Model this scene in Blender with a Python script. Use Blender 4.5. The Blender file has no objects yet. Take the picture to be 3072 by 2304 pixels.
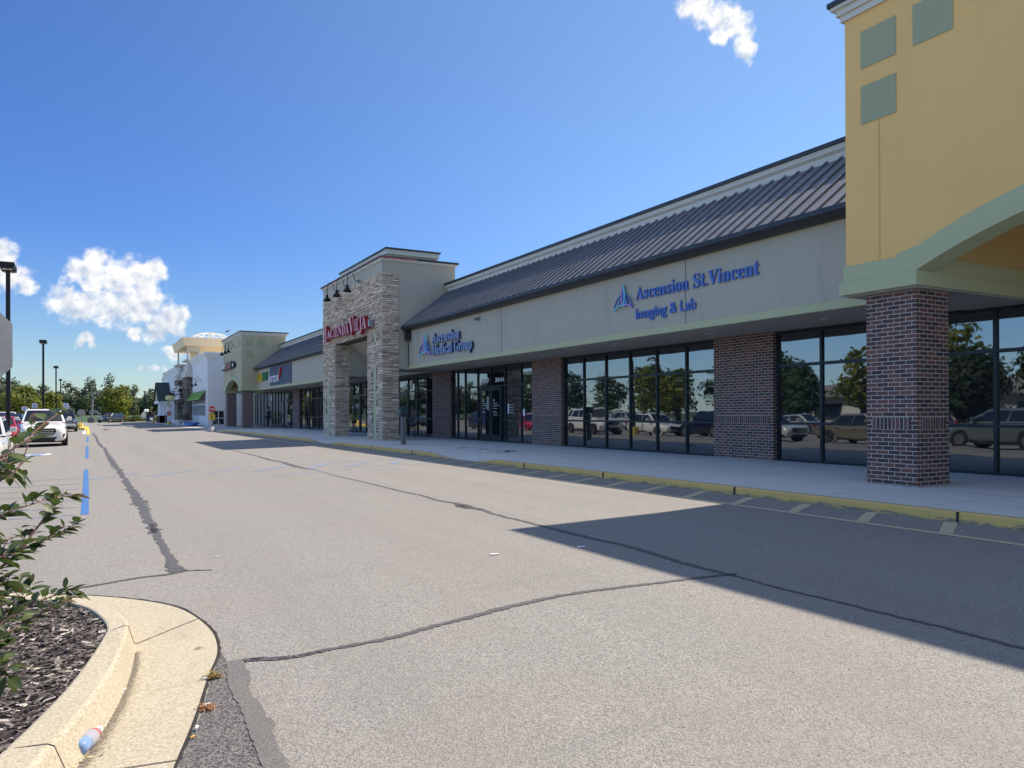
import bpy, bmesh, math, random
import numpy as np
from mathutils import Vector, Matrix, noise as mnoise
R=math.radians
rnd=random.Random(7)
SC=bpy.context.scene
COL=SC.collection

# ------------------------------------------------------------------ camera
F,CX,CY=2282.6,1536.0,1228.9
EYE=np.array([0.0,0.0,1.30])
_y,_p,_r=R(29.10),R(0.232),R(-0.2162)
c_f=np.array([math.sin(_y)*math.cos(_p),math.cos(_y)*math.cos(_p),math.sin(_p)])
_r0=np.array([math.cos(_y),-math.sin(_y),0.0]); _u0=np.cross(_r0,c_f)
c_r=_r0*math.cos(_r)+_u0*math.sin(_r); c_u=-_r0*math.sin(_r)+_u0*math.cos(_r)
cam=bpy.data.cameras.new('camera'); camo=bpy.data.objects.new('camera',cam); COL.objects.link(camo)
cam.sensor_width=36; cam.lens=F/3072*36; cam.shift_y=(CY-1152)/3072
cam.clip_start=0.05; cam.clip_end=6000
camo.matrix_world=Matrix(((c_r[0],c_u[0],-c_f[0],EYE[0]),(c_r[1],c_u[1],-c_f[1],EYE[1]),(c_r[2],c_u[2],-c_f[2],EYE[2]),(0,0,0,1)))
SC.camera=camo
SC.view_settings.view_transform='Standard'; SC.view_settings.look='None'; SC.view_settings.gamma=1
SC.view_settings.exposure=1.24
SC.cycles.max_bounces=8; SC.cycles.transparent_max_bounces=12
try: SC.cycles.use_denoising=True
except Exception: pass

# ------------------------------------------------------------------ sun and sky
TO_SUN=Vector((0.79,0.078,1.0)).normalized()
SUN_EL=math.asin(TO_SUN.z); SUN_AZ=math.atan2(TO_SUN.x,TO_SUN.y)
sl=bpy.data.lights.new('sun','SUN'); sl.energy=3.1; sl.angle=R(0.5); sl.color=(1.0,0.88,0.74)
so=bpy.data.objects.new('sun',sl); COL.objects.link(so); so.location=(40,0,60)
so.rotation_euler=TO_SUN.to_track_quat('Z','Y').to_euler()
W=bpy.data.worlds.new('World'); SC.world=W; W.use_nodes=True
OVER_FILL=0.8  # brightness of the added overhead fill clouds
def build_world():
    nt=W.node_tree; N=nt.nodes; L=nt.links; N.clear()
    def n(t,**k):
        x=N.new(t)
        for a,b in k.items(): setattr(x,a,b)
        return x
    def m(op,a,b=None,c=None,cl=False):
        x=n('ShaderNodeMath',operation=op); x.use_clamp=cl
        for i,v in enumerate((a,b,c)):
            if v is None: continue
            if isinstance(v,(int,float)): x.inputs[i].default_value=v
            else: L.new(v,x.inputs[i])
        return x.outputs[0]
    out=n('ShaderNodeOutputWorld'); bg=n('ShaderNodeBackground'); bg.inputs[1].default_value=0.10
    sky=n('ShaderNodeTexSky'); sky.sky_type='NISHITA'; sky.sun_disc=False
    sky.sun_elevation=SUN_EL; sky.sun_rotation=SUN_AZ; sky.air_density=1.0; sky.dust_density=0.25; sky.ozone_density=2.2; sky.altitude=200
    tc=n('ShaderNodeTexCoord'); sp=n('ShaderNodeSeparateXYZ'); L.new(tc.outputs['Generated'],sp.inputs[0])
    az=m('MULTIPLY',m('ARCTAN2',sp.outputs[0],sp.outputs[1]),57.2958)
    el=m('MULTIPLY',m('ARCSINE',sp.outputs[2]),57.2958)
    cb=n('ShaderNodeCombineXYZ'); L.new(az,cb.inputs[0]); L.new(el,cb.inputs[1])
    P=cb.outputs[0]
    # domain warp
    def noise(vec,scale,det,rough=0.55,off=(0,0,0)):
        mp=n('ShaderNodeVectorMath',operation='ADD'); L.new(vec,mp.inputs[0]); mp.inputs[1].default_value=off
        t=n('ShaderNodeTexNoise'); t.inputs['Scale'].default_value=scale; t.inputs['Detail'].default_value=det; t.inputs['Roughness'].default_value=rough
        L.new(mp.outputs[0],t.inputs['Vector']); return t
    t=noise(P,0.9,4)
    v1=n('ShaderNodeVectorMath',operation='SUBTRACT'); L.new(t.outputs['Color'],v1.inputs[0]); v1.inputs[1].default_value=(.5,.5,.5)
    v2=n('ShaderNodeVectorMath',operation='SCALE'); L.new(v1.outputs[0],v2.inputs[0]); v2.inputs['Scale'].default_value=0.9
    v3=n('ShaderNodeVectorMath',operation='ADD'); L.new(P,v3.inputs[0]); L.new(v2.outputs[0],v3.inputs[1])
    Q=v3.outputs[0]
    blobs=[(-1.2,7.3,1.35),(0.3,9.1,1.6),(0.4,10.1,1.0),(-.4,9.2,1.15),(1.8,8.9,1.9),(3.3,9.1,1.6),(3.9,9.7,1.0),(1.5,7.2,1.8),(3.2,7.4,1.8),(-0.3,7.0,1.4),(4.7,6.7,1.15),(5.5,6.7,.9),(4.0,5.8,1.1),(2.8,5.5,.6),(5.2,5.9,.75),
      (-5.0,9.3,1.7),(-4.2,8.6,1.2),(-3.4,8.2,.8),(-6,9,2.2),(-4.7,10.3,.8),
      (-.1,5.0,.55),(.15,4.5,.38),(-.5,4.7,.4),(3.1,3.1,.3),(4,3.1,.32),(4.5,3.1,.28),(3.6,3.1,.24),(5.3,4.1,.7),(4.8,4.35,.5),
      (42.4,27.6,1.1),(43.4,27.2,1.2),(44.6,26.6,1.25),(45.6,26.2,1.2),(46.3,25.1,1.0),(46.3,24.2,.75),(44.4,25.6,.9),
      (-40,66,22),(10,74,26),(60,70,22),(110,66,22),(165,60,20),(-100,62,24),(-150,52,18),(-170,25,9),(140,30,10)]  # unseen clouds overhead and behind, added to lift the light in shade
    fld=None
    for a,b,r in blobs:
        d=n('ShaderNodeVectorMath',operation='DISTANCE'); L.new(Q,d.inputs[0]); d.inputs[1].default_value=(a,b,0)
        f=m('MULTIPLY_ADD',d.outputs['Value'],-1.0/r,1.0)
        fld=f if fld is None else m('MAXIMUM',fld,f)
    n1=noise(P,.95,11,.56).outputs['Fac']; n2=noise(P,.95,11,.56,(0.30,0.36,0)).outputs['Fac']
    dens_in=m('ADD',fld,m('MULTIPLY',m('SUBTRACT',n1,0.5),1.6))
    mr=n('ShaderNodeMapRange',interpolation_type='SMOOTHSTEP'); L.new(dens_in,mr.inputs[0]); mr.inputs[1].default_value=-0.02; mr.inputs[2].default_value=0.62
    dens=mr.outputs[0]
    # cloud shading painted into the colour: light and dark lumps, duller base
    n3=noise(P,0.75,4,.5,(7,3,0)).outputs['Fac']
    rel=m('MULTIPLY',m('SUBTRACT',n1,n2),2.2)
    base_=n('ShaderNodeMapRange',interpolation_type='SMOOTHSTEP'); L.new(el,base_.inputs[0]); base_.inputs[1].default_value=5.2; base_.inputs[2].default_value=9.6; base_.inputs[3].default_value=-.34; base_.inputs[4].default_value=.12
    rel=m('ADD',rel,base_.outputs[0])
    thick=n('ShaderNodeMapRange'); L.new(fld,thick.inputs[0]); thick.inputs[1].default_value=0.1; thick.inputs[2].default_value=0.8; thick.inputs[3].default_value=0.16; thick.inputs[4].default_value=-0.10
    lump=m('MULTIPLY',m('SUBTRACT',n3,0.5),1.3)
    lit=m('ADD',m('ADD',m('ADD',0.68,rel),thick.outputs[0]),lump,None)
    over=n('ShaderNodeMapRange'); L.new(el,over.inputs[0]); over.inputs[1].default_value=38; over.inputs[2].default_value=50; over.inputs[3].default_value=1.0; over.inputs[4].default_value=OVER_FILL
    lc=n('ShaderNodeClamp'); L.new(lit,lc.inputs[0])
    mix=n('ShaderNodeMix',data_type='RGBA'); L.new(lc.outputs[0],mix.inputs['Factor']); mix.inputs['A'].default_value=(2.35,2.7,3.3,1); mix.inputs['B'].default_value=(4.7,4.65,4.5,1)
    mx=n('ShaderNodeMix',data_type='RGBA'); L.new(m('MULTIPLY',dens,0.97),mx.inputs['Factor']); 
    # clear, deep blue air: the sky model tinted, paler towards the sun and the horizon
    dt=n('ShaderNodeVectorMath',operation='DOT_PRODUCT'); L.new(tc.outputs['Generated'],dt.inputs[0]); dt.inputs[1].default_value=tuple(TO_SUN)
    ns=n('ShaderNodeMapRange',interpolation_type='SMOOTHSTEP'); L.new(dt.outputs['Value'],ns.inputs[0]); ns.inputs[1].default_value=0.15; ns.inputs[2].default_value=0.98
    nh=n('ShaderNodeMapRange',interpolation_type='SMOOTHSTEP'); L.new(el,nh.inputs[0]); nh.inputs[1].default_value=14; nh.inputs[2].default_value=0
    t1=n('ShaderNodeMix',data_type='RGBA'); L.new(ns.outputs[0],t1.inputs['Factor']); t1.inputs['A'].default_value=(.245,.385,.64,1); t1.inputs['B'].default_value=(.58,.655,.70,1)
    t2=n('ShaderNodeMix',data_type='RGBA'); L.new(nh.outputs[0],t2.inputs['Factor']); L.new(t1.outputs['Result'],t2.inputs['A']); t2.inputs['B'].default_value=(.40,.465,.53,1)
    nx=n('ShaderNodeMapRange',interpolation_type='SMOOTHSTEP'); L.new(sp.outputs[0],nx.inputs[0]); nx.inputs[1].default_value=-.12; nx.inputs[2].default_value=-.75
    t4=n('ShaderNodeMix',data_type='RGBA'); L.new(nx.outputs[0],t4.inputs['Factor']); L.new(t2.outputs['Result'],t4.inputs['A']); t4.inputs['B'].default_value=(.80,.99,1.28,1); t2=t4  # unseen sky on the -x side, brightened to fill the shaded fronts
    t3=n('ShaderNodeMix',data_type='RGBA',blend_type='MULTIPLY'); t3.inputs['Factor'].default_value=1; L.new(sky.outputs[0],t3.inputs['A']); L.new(t2.outputs['Result'],t3.inputs['B'])
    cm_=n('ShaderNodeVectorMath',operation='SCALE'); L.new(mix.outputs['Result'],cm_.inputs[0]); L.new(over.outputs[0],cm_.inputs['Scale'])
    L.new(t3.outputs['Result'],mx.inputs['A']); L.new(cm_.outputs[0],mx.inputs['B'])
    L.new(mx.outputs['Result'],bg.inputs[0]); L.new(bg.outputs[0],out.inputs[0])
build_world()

# ------------------------------------------------------------------ placing helpers
KX,SLP=8.84,0.02            # kerb line; the lot falls 2 % away from it
SW=0.121                    # sidewalk height over the kerb-side asphalt
XG=14.56                    # storefront plane
def gz(x): return -SLP*(KX-max(min(x,KX),-10.0))
def ray(px,py): return c_f+c_r*(px-CX)/F-c_u*(py-CY)/F
def ground_at(px,py,dz=0.0):
    d=ray(px,py); t=(-SLP*KX-EYE[2]+dz)/(d[2]-SLP*d[0]); p=EYE+d*t
    if p[0]>KX: t=(dz-EYE[2])/d[2]; p=EYE+d*t
    return (float(p[0]),float(p[1]))
def at_depth(px,py,dist):
    d=ray(px,py); return Vector((EYE+d*dist).tolist())
def zoom(ox,oy,s): return lambda pts:[(ox+a*s,oy+b*s) for a,b in pts]
Z1=zoom(0,1100,.31646); ZC=zoom(1200,1200,.3617); ZD=zoom(2000,1300,.4846); ZE=zoom(600,1240,.3617)
ZH=zoom(0,1150,.13562); ZP=zoom(0,1780,.31585); ZR=zoom(480,1900,.24348); ZS=zoom(0,1500,.48465); ZF2=zoom(0,0,1.38879)
ZB=zoom(0,1250,.5306)

# ------------------------------------------------------------------ materials
MATS={}
def mat(name,col,rough=0.6,metal=0.0,var=0.0,vscale=3.0,bump=0.0,bscale=40.0,col2=None,ior=None,spec=None,coat=0.0,alpha=None,emit=None,detail=5,stretch=None,obj=False):
    if name in MATS: return MATS[name]
    M=bpy.data.materials.new(name); M.use_nodes=True; nt=M.node_tree; b=nt.nodes['Principled BSDF']; L=nt.links
    b.inputs['Base Color'].default_value=(*col,1); b.inputs['Roughness'].default_value=rough; b.inputs['Metallic'].default_value=metal
    if ior: b.inputs['IOR'].default_value=ior
    if spec is not None: b.inputs['Specular IOR Level'].default_value=spec
    if coat: b.inputs['Coat Weight'].default_value=coat; b.inputs['Coat Roughness'].default_value=.04
    if emit: b.inputs['Emission Color'].default_value=(*emit[:3],1); b.inputs['Emission Strength'].default_value=emit[3]
    if var or bump:
        tc=nt.nodes.new('ShaderNodeTexCoord'); g=nt.nodes.new('ShaderNodeNewGeometry')
        src=tc.outputs['Object'] if obj else g.outputs['Position']
        if stretch:
            mp=nt.nodes.new('ShaderNodeMapping'); mp.inputs['Scale'].default_value=stretch; L.new(src,mp.inputs[0]); src=mp.outputs[0]
    if var:
        t=nt.nodes.new('ShaderNodeTexNoise'); t.inputs['Scale'].default_value=vscale; t.inputs['Detail'].default_value=detail; t.inputs['Roughness'].default_value=.65
        L.new(src,t.inputs['Vector'])
        cr=nt.nodes.new('ShaderNodeValToRGB'); cr.color_ramp.elements[0].position=.3; cr.color_ramp.elements[1].position=.7
        c2=col2 or tuple(max(0,c*(1-var)) for c in col)
        c1=col if col2 else tuple(min(1,c*(1+var)) for c in col)
        cr.color_ramp.elements[0].color=(*c2,1); cr.color_ramp.elements[1].color=(*c1,1)
        L.new(t.outputs['Fac'],cr.inputs[0]); L.new(cr.outputs[0],b.inputs['Base Color'])
    if bump:
        t=nt.nodes.new('ShaderNodeTexNoise'); t.inputs['Scale'].default_value=bscale; t.inputs['Detail'].default_value=4
        L.new(src,t.inputs['Vector']); bp=nt.nodes.new('ShaderNodeBump'); bp.inputs['Strength'].default_value=bump; bp.inputs['Distance'].default_value=.02
        L.new(t.outputs['Fac'],bp.inputs['Height']); L.new(bp.outputs[0],b.inputs['Normal'])
    MATS[name]=M; return M
class NT:
    """tiny node wiring helper"""
    def __init__(s,name):
        s.M=bpy.data.materials.new(name); s.M.use_nodes=True; s.nt=s.M.node_tree; s.b=s.nt.nodes['Principled BSDF']; s.L=s.nt.links; MATS[name]=s.M
    def n(s,t,ins=None,**k):
        x=s.nt.nodes.new(t)
        for a,b in k.items(): setattr(x,a,b)
        for a,v in (ins or {}).items():
            i=x.inputs[a]
            if hasattr(v,'is_output') or isinstance(v,bpy.types.NodeSocket): s.L.new(v,i)
            else: i.default_value=v
        return x
    def math(s,op,a,b=0.0,cl=False):
        x=s.n('ShaderNodeMath',{0:a,1:b},operation=op); x.use_clamp=cl; return x.outputs[0]
    def noise(s,vec,scale,det=4,rough=.6):
        return s.n('ShaderNodeTexNoise',{'Vector':vec,'Scale':scale,'Detail':det,'Roughness':rough}).outputs['Fac']
    def ramp(s,f,a,b,c0=(0,0,0,1),c1=(1,1,1,1)):
        x=s.n('ShaderNodeValToRGB',{0:f}); e=x.color_ramp.elements; e[0].position=a; e[1].position=b; e[0].color=c0; e[1].color=c1; return x.outputs[0]
    def mix(s,f,a,b,bt='MIX'):
        x=s.n('ShaderNodeMix',data_type='RGBA',blend_type=bt)
        for i,v in (('Factor',f),('A',a),('B',b)):
            if isinstance(v,bpy.types.NodeSocket): s.L.new(v,x.inputs[i])
            else: x.inputs[i].default_value=v
        return x.outputs['Result']
    def pos(s): return s.n('ShaderNodeNewGeometry').outputs['Position']
    def scale(s,v,sc): return s.n('ShaderNodeMapping',{0:v,'Scale':sc}).outputs[0]

def asphalt(name,base,dark,light,rough=.86,dirt=.25,chip=1.0):
    s=NT(name); p=s.pos()
    v=s.n('ShaderNodeTexVoronoi',{'Vector':p,'Scale':115.0}); grain=s.n('ShaderNodeSeparateColor',{0:v.outputs['Color']}).outputs[0]
    n1=s.noise(p,160,3,.7)
    g=s.math('ADD',s.math('MULTIPLY',grain,.55),s.math('MULTIPLY',n1,.45))
    c=s.mix(s.ramp(g,.28,.78),(*dark,1),(*light,1))
    big=s.noise(p,.35,5,.6); st=s.noise(s.scale(p,(.25,1.6,1)),1.3,5,.65)
    c=s.mix(s.math('MULTIPLY',s.ramp(big,.35,.7),dirt),c,(base[0]*1.12,base[1]*.98,base[2]*.93,1))
    c=s.mix(s.math('MULTIPLY',s.ramp(st,.56,.80),dirt*1.0),c,(base[0]*.72,base[1]*.72,base[2]*.74,1))
    ln_=s.noise(s.scale(p,(1.1,.045,1)),1.0,4,.6); c=s.mix(s.math('MULTIPLY',s.ramp(ln_,.42,.66),dirt*.9),c,(base[0]*.78,base[1]*.77,base[2]*.77,1))
    rd=s.noise(s.scale(p,(.5,.5,1)),.9,3,.5); c=s.mix(s.math('MULTIPLY',s.ramp(rd,.50,.72),dirt*.8),c,(base[0]*1.08,base[1]*.93,base[2]*.90,1))
    oil=s.n('ShaderNodeTexVoronoi',{'Vector':s.scale(p,(.55,.33,1)),'Scale':1.0,'Randomness':1.0}).outputs['Distance']; on=s.noise(p,14,3,.6)
    c=s.mix(s.math('MULTIPLY',s.ramp(s.math('ADD',oil,s.math('MULTIPLY',on,.05)),.055,.095,(1,1,1,1),(0,0,0,1)),.45),c,(base[0]*.35,base[1]*.34,base[2]*.34,1))
    sp=s.noise(p,9,2,.5); c=s.mix(s.math('MULTIPLY',s.ramp(s.noise(p,3.1,3,.5),.70,.78),.30),c,(base[0]*.5,base[1]*.5,base[2]*.5,1))
    s.L.new(c,s.b.inputs['Base Color']); s.b.inputs['Roughness'].default_value=rough
    h=s.math('ADD',v.outputs['Distance'],s.math('MULTIPLY',n1,.6))
    bp=s.n('ShaderNodeBump',{'Height':h,'Strength':.55*chip,'Distance':.006}); s.L.new(bp.outputs[0],s.b.inputs['Normal'])
    return s.M
M_ASPH=asphalt('weathered asphalt',(.226,.222,.202),(.150,.147,.136),(.340,.332,.305),dirt=.38)
M_TAR=asphalt('crack filler',(.082,.082,.084),(.060,.060,.062),(.105,.105,.105),.7,.15,.35)
M_DARK=asphalt('newer asphalt',(.09,.09,.088),(.035,.035,.036),(.22,.21,.20),.85,.1,1.3)
def paint(name,col,under=(.24,.22,.20),keep=.5):
    s=NT(name); p=s.pos(); n1=s.noise(p,22,6,.7); n2=s.noise(p,2.2,4,.6)
    f=s.ramp(s.math('ADD',s.math('MULTIPLY',n1,.6),s.math('MULTIPLY',n2,.4)),keep-.07,keep+.07)
    c=s.mix(f,(*col,1),(*under,1)); g=s.noise(p,110,3,.7); c=s.mix(.35,c,s.mix(s.ramp(g,.3,.7),(*[q*.55 for q in col],1),(*[min(1,q*1.3) for q in col],1)))
    s.L.new(c,s.b.inputs['Base Color']); s.b.inputs['Roughness'].default_value=.75
    return s.M
M_BLUE=paint('blue lot paint',(.045,.15,.38),keep=.62)
M_BLUEF=paint('faded blue lot paint',(.15,.24,.40),keep=.46)
M_BLUEFF=paint('very faded blue lot paint',(.20,.25,.36),keep=.45)
M_LINE=paint('pale yellow lane paint',(.50,.44,.29),keep=.68)
M_YLW=paint('bright yellow paint',(.80,.52,.07),keep=.66)
M_WHITEP=paint('white lot paint',(.70,.70,.67),keep=.6)
def concrete(name,c0,c1,rough=.8,joint=0.0,streak=.3):
    s=NT(name); p=s.pos()
    c=s.mix(s.noise(p,1.1,6,.7),(*c0,1),(*c1,1)); g=s.noise(p,70,4,.75)
    c=s.mix(.22,c,s.ramp(g,.35,.65)); st=s.noise(s.scale(p,(1.6,.35,1)),1.6,6,.65)
    c=s.mix(s.math('MULTIPLY',s.ramp(st,.55,.72),streak),c,(c0[0]*.5,c0[1]*.5,c0[2]*.5,1))
    sep=s.n('ShaderNodeSeparateXYZ',{0:p})
    hh=g
    if joint:
        for ax,per,off in ((1,1.52,.3),(0,2.35,.5)):
            fr=s.math('FRACT',s.math('DIVIDE',s.math('ADD',sep.outputs[ax],off+200*per),per))
            ln=s.math('LESS_THAN',fr,.010 if ax==1 else .006); c=s.mix(s.math('MULTIPLY',ln,.75),c,(.06,.06,.06,1))
            fl=s.math('FLOOR',s.math('DIVIDE',s.math('ADD',sep.outputs[ax],off+200*per),per))
            wn=s.n('ShaderNodeTexWhiteNoise',{'W':fl},noise_dimensions='1D').outputs[0]
            c=s.mix(s.math('MULTIPLY',wn,.12),c,(c0[0]*.55,c0[1]*.55,c0[2]*.55,1))
    s.L.new(c,s.b.inputs['Base Color']); s.b.inputs['Roughness'].default_value=rough
    bp=s.n('ShaderNodeBump',{'Height':hh,'Strength':.18,'Distance':.006}); s.L.new(bp.outputs[0],s.b.inputs['Normal'])
    return s.M
M_WALK=concrete('sidewalk concrete',(.64,.63,.58),(.77,.75,.69),joint=1)
M_KERB=concrete('island kerb concrete',(.335,.285,.175),(.425,.365,.235),streak=.25)
M_APRON=concrete('apron concrete',(.34,.33,.31),(.42,.41,.39))
M_PIT=concrete('rough footing concrete',(.20,.21,.20),(.34,.34,.33))
def yellow_kerb():
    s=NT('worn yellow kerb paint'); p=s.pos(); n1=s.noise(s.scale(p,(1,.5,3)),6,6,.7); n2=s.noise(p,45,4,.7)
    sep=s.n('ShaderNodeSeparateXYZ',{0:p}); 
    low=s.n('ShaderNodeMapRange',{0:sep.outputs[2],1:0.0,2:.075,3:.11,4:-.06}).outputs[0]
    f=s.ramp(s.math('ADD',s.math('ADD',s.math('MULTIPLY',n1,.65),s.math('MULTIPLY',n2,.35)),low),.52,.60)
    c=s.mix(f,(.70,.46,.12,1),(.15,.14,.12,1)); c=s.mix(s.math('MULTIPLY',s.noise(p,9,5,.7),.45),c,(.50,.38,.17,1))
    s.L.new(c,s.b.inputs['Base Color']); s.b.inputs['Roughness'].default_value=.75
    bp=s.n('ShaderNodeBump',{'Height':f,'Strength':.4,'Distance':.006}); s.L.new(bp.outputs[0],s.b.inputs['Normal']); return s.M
M_YK=yellow_kerb()
def stucco(name,col,rough=.85,streak=.22,patch=.10,dirtc=None):
    s=NT(name); p=s.pos(); d=dirtc or tuple(q*.62 for q in col)
    c=s.mix(s.math('MULTIPLY',s.noise(p,.8,6,.65),patch*2),(*col,1),(*[q*.8 for q in col],1))
    st=s.noise(s.scale(p,(1.4,1.4,.25)),1.5,7,.7); c=s.mix(s.math('MULTIPLY',s.ramp(st,.54,.74),streak),c,(*d,1))
    lt=s.noise(s.scale(p,(3,3,1.2)),2.4,5,.7); c=s.mix(s.math('MULTIPLY',s.ramp(lt,.64,.74),.16),c,(*[min(1,q*1.35) for q in col],1))
    s.L.new(c,s.b.inputs['Base Color']); s.b.inputs['Roughness'].default_value=rough
    bp=s.n('ShaderNodeBump',{'Height':s.noise(p,55,4,.7),'Strength':.22,'Distance':.01}); s.L.new(bp.outputs[0],s.b.inputs['Normal']); return s.M
M_GREY=stucco('grey stucco',(.45,.415,.32),streak=.42,patch=.2)
M_SOFF=stucco('taupe soffit',(.37,.34,.29),streak=.1)
M_MOLD=stucco('cream grey moulding',(.62,.60,.52),streak=.15)
M_GREEN=stucco('sage green stucco',(.46,.475,.27),streak=.3,dirtc=(.33,.40,.31))
M_TILE=stucco('green tile stucco',(.36,.375,.225),streak=.2)
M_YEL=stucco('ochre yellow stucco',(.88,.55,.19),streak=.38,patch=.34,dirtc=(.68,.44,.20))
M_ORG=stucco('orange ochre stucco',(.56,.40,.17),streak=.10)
M_BEIGE=stucco('khaki beige stucco',(.47,.42,.27),streak=.12)
M_CREAM=stucco('cream stucco',(.86,.68,.42),streak=.08)
M_WHITE=stucco('off white stucco',(.74,.73,.70),streak=.08)
M_WTRIM=mat('white trim',(.78,.78,.76),.6,var=.05)
M_PANEL=stucco('slate blue sign panel',(.075,.10,.135),streak=.05)
M_FRAME=mat('dark bronze aluminium',(.022,.030,.036),.38,.6,var=.15,vscale=6)
M_CAP=mat('dark bronze flashing',(.045,.047,.05),.45,.5,var=.2,vscale=3)
M_BLACK=mat('black iron',(.012,.012,.014),.45,.5)
M_POLE=mat('dark bronze pole',(.020,.018,.018),.45,.4)
M_GALV=mat('galvanised steel',(.35,.36,.36),.45,.8,var=.2,vscale=12)
M_RED=mat('red sign face',(.62,.02,.03),.45); M_SWHITE=mat('white sign paint',(.82,.82,.80),.45); M_SYEL=mat('yellow sign face',(.80,.55,.05),.5)
def roofmat():
    s=NT('dark bronze metal roof'); p=s.pos()
    c=s.mix(s.ramp(s.noise(p,1.3,5,.6),.3,.7),(.095,.10,.115,1),(.145,.15,.165,1)); s.L.new(c,s.b.inputs['Base Color'])
    s.b.inputs['Metallic'].default_value=.0; s.b.inputs['IOR'].default_value=2.0; s.b.inputs['Roughness'].default_value=.5
    bp=s.n('ShaderNodeBump',{'Height':s.noise(s.scale(p,(.5,4,.5)),1.0,3,.5),'Strength':.25,'Distance':.02}); s.L.new(bp.outputs[0],s.b.inputs['Normal']); return s.M
M_ROOF=roofmat()
def glassmat(name='tinted storefront glass',ior=2.35,wav=.008,base=(.010,.013,.016)):
    s=NT(name); p=s.pos(); s.b.inputs['Base Color'].default_value=(*base,1); s.b.inputs['Roughness'].default_value=.015; s.b.inputs['IOR'].default_value=ior
    s.b.inputs['Specular Tint'].default_value=(.86,.95,1,1)
    bp=s.n('ShaderNodeBump',{'Height':s.noise(s.scale(p,(1,.8,.55)),1.7,1,.4),'Strength':.35,'Distance':wav}); s.L.new(bp.outputs[0],s.b.inputs['Normal']); return s.M
M_GLASS=glassmat(); 
M_GLASS2=glassmat('shop window glass',1.9,.012,(.06,.07,.075))
def brick(name,c1,c2,mort,rot=False):
    s=NT(name); uv=s.n('ShaderNodeUVMap').outputs[0]
    w=s.n('ShaderNodeTexBrick',{'Vector':uv,'Color1':(0,0,0,1),'Color2':(1,1,1,1),'Mortar':(.5,.5,.5,1),'Scale':1.0,'Mortar Size':.0062,'Mortar Smooth':.15,'Bias':0.0,'Brick Width':.203,'Row Height':.0677}); w.offset=0.0 if rot else 0.5
    tone=s.n('ShaderNodeSeparateColor',{0:w.outputs['Color']}).outputs[0]
    x=s.n('ShaderNodeValToRGB',{0:tone}); e=x.color_ramp.elements; e[0].color=(*c1,1); e[0].position=.0; e[1].color=(*c2,1); e[1].position=.75
    q=e.new(.35); q.color=(c1[0]*1.6,c1[1]*1.3,c1[2]*1.1,1); q=e.new(1.0); q.color=(c2[0]*1.25,c2[1]*1.0,c2[2]*.85,1)
    c=s.mix(.25,x.outputs[0],s.ramp(s.noise(uv,38,5,.7),.3,.7,(.02,.02,.02,1),(.16,.10,.08,1)))
    mc=s.mix(.35,(*mort,1),s.ramp(s.noise(uv,60,3,.7),.3,.7,(.22,.19,.16,1),(.5,.46,.4,1)))
    c=s.mix(w.outputs['Fac'],c,mc); s.L.new(c,s.b.inputs['Base Color']); s.b.inputs['Roughness'].default_value=.8
    h=s.math('SUBTRACT',s.math('MULTIPLY',s.noise(uv,60,4,.7),.25),w.outputs['Fac'])
    bp=s.n('ShaderNodeBump',{'Height':h,'Strength':.8,'Distance':.006}); s.L.new(bp.outputs[0],s.b.inputs['Normal']); return s.M
M_BRICK=brick('plum brown brick',(.048,.032,.031),(.175,.080,.062),(.58,.51,.44))
M_SOLD=brick('soldier brick',(.048,.032,.031),(.175,.080,.062),(.58,.51,.44),rot=True)
M_BRICKR=brick('red brown brick',(.05,.02,.018),(.16,.055,.04),(.30,.26,.22))
def attr_mat(name,c0,c1,rough=.8,trans=0.0,bump=.0):
    """two tones mixed by the per-face attribute 'v'"""
    s=NT(name); a=s.n('ShaderNodeAttribute',attribute_name='v').outputs['Fac']
    c=s.mix(a,(*c0,1),(*c1,1)); s.L.new(c,s.b.inputs['Base Color']); s.b.inputs['Roughness'].default_value=rough
    if bump:
        bp=s.n('ShaderNodeBump',{'Height':s.noise(s.pos(),30,5,.7),'Strength':bump,'Distance':.02}); s.L.new(bp.outputs[0],s.b.inputs['Normal'])
    if trans:
        o=s.nt.nodes['Material Output']; t=s.n('ShaderNodeBsdfTranslucent',{'Color':s.mix(.5,c,(c1[0]*1.2,c1[1]*1.5,c1[2]*.6,1))}); ms=s.n('ShaderNodeMixShader',{0:trans})
        s.L.new(s.b.outputs[0],ms.inputs[1]); s.L.new(t.outputs[0],ms.inputs[2]); s.L.new(ms.outputs[0],o.inputs[0])
    return s.M
M_STONE=attr_mat('ledge stone veneer',(.32,.255,.185),(.88,.72,.54),.85,bump=.5)
M_STONED=attr_mat('dark ledge stone',(.09,.075,.06),(.28,.235,.185),.85,bump=.5)

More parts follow.
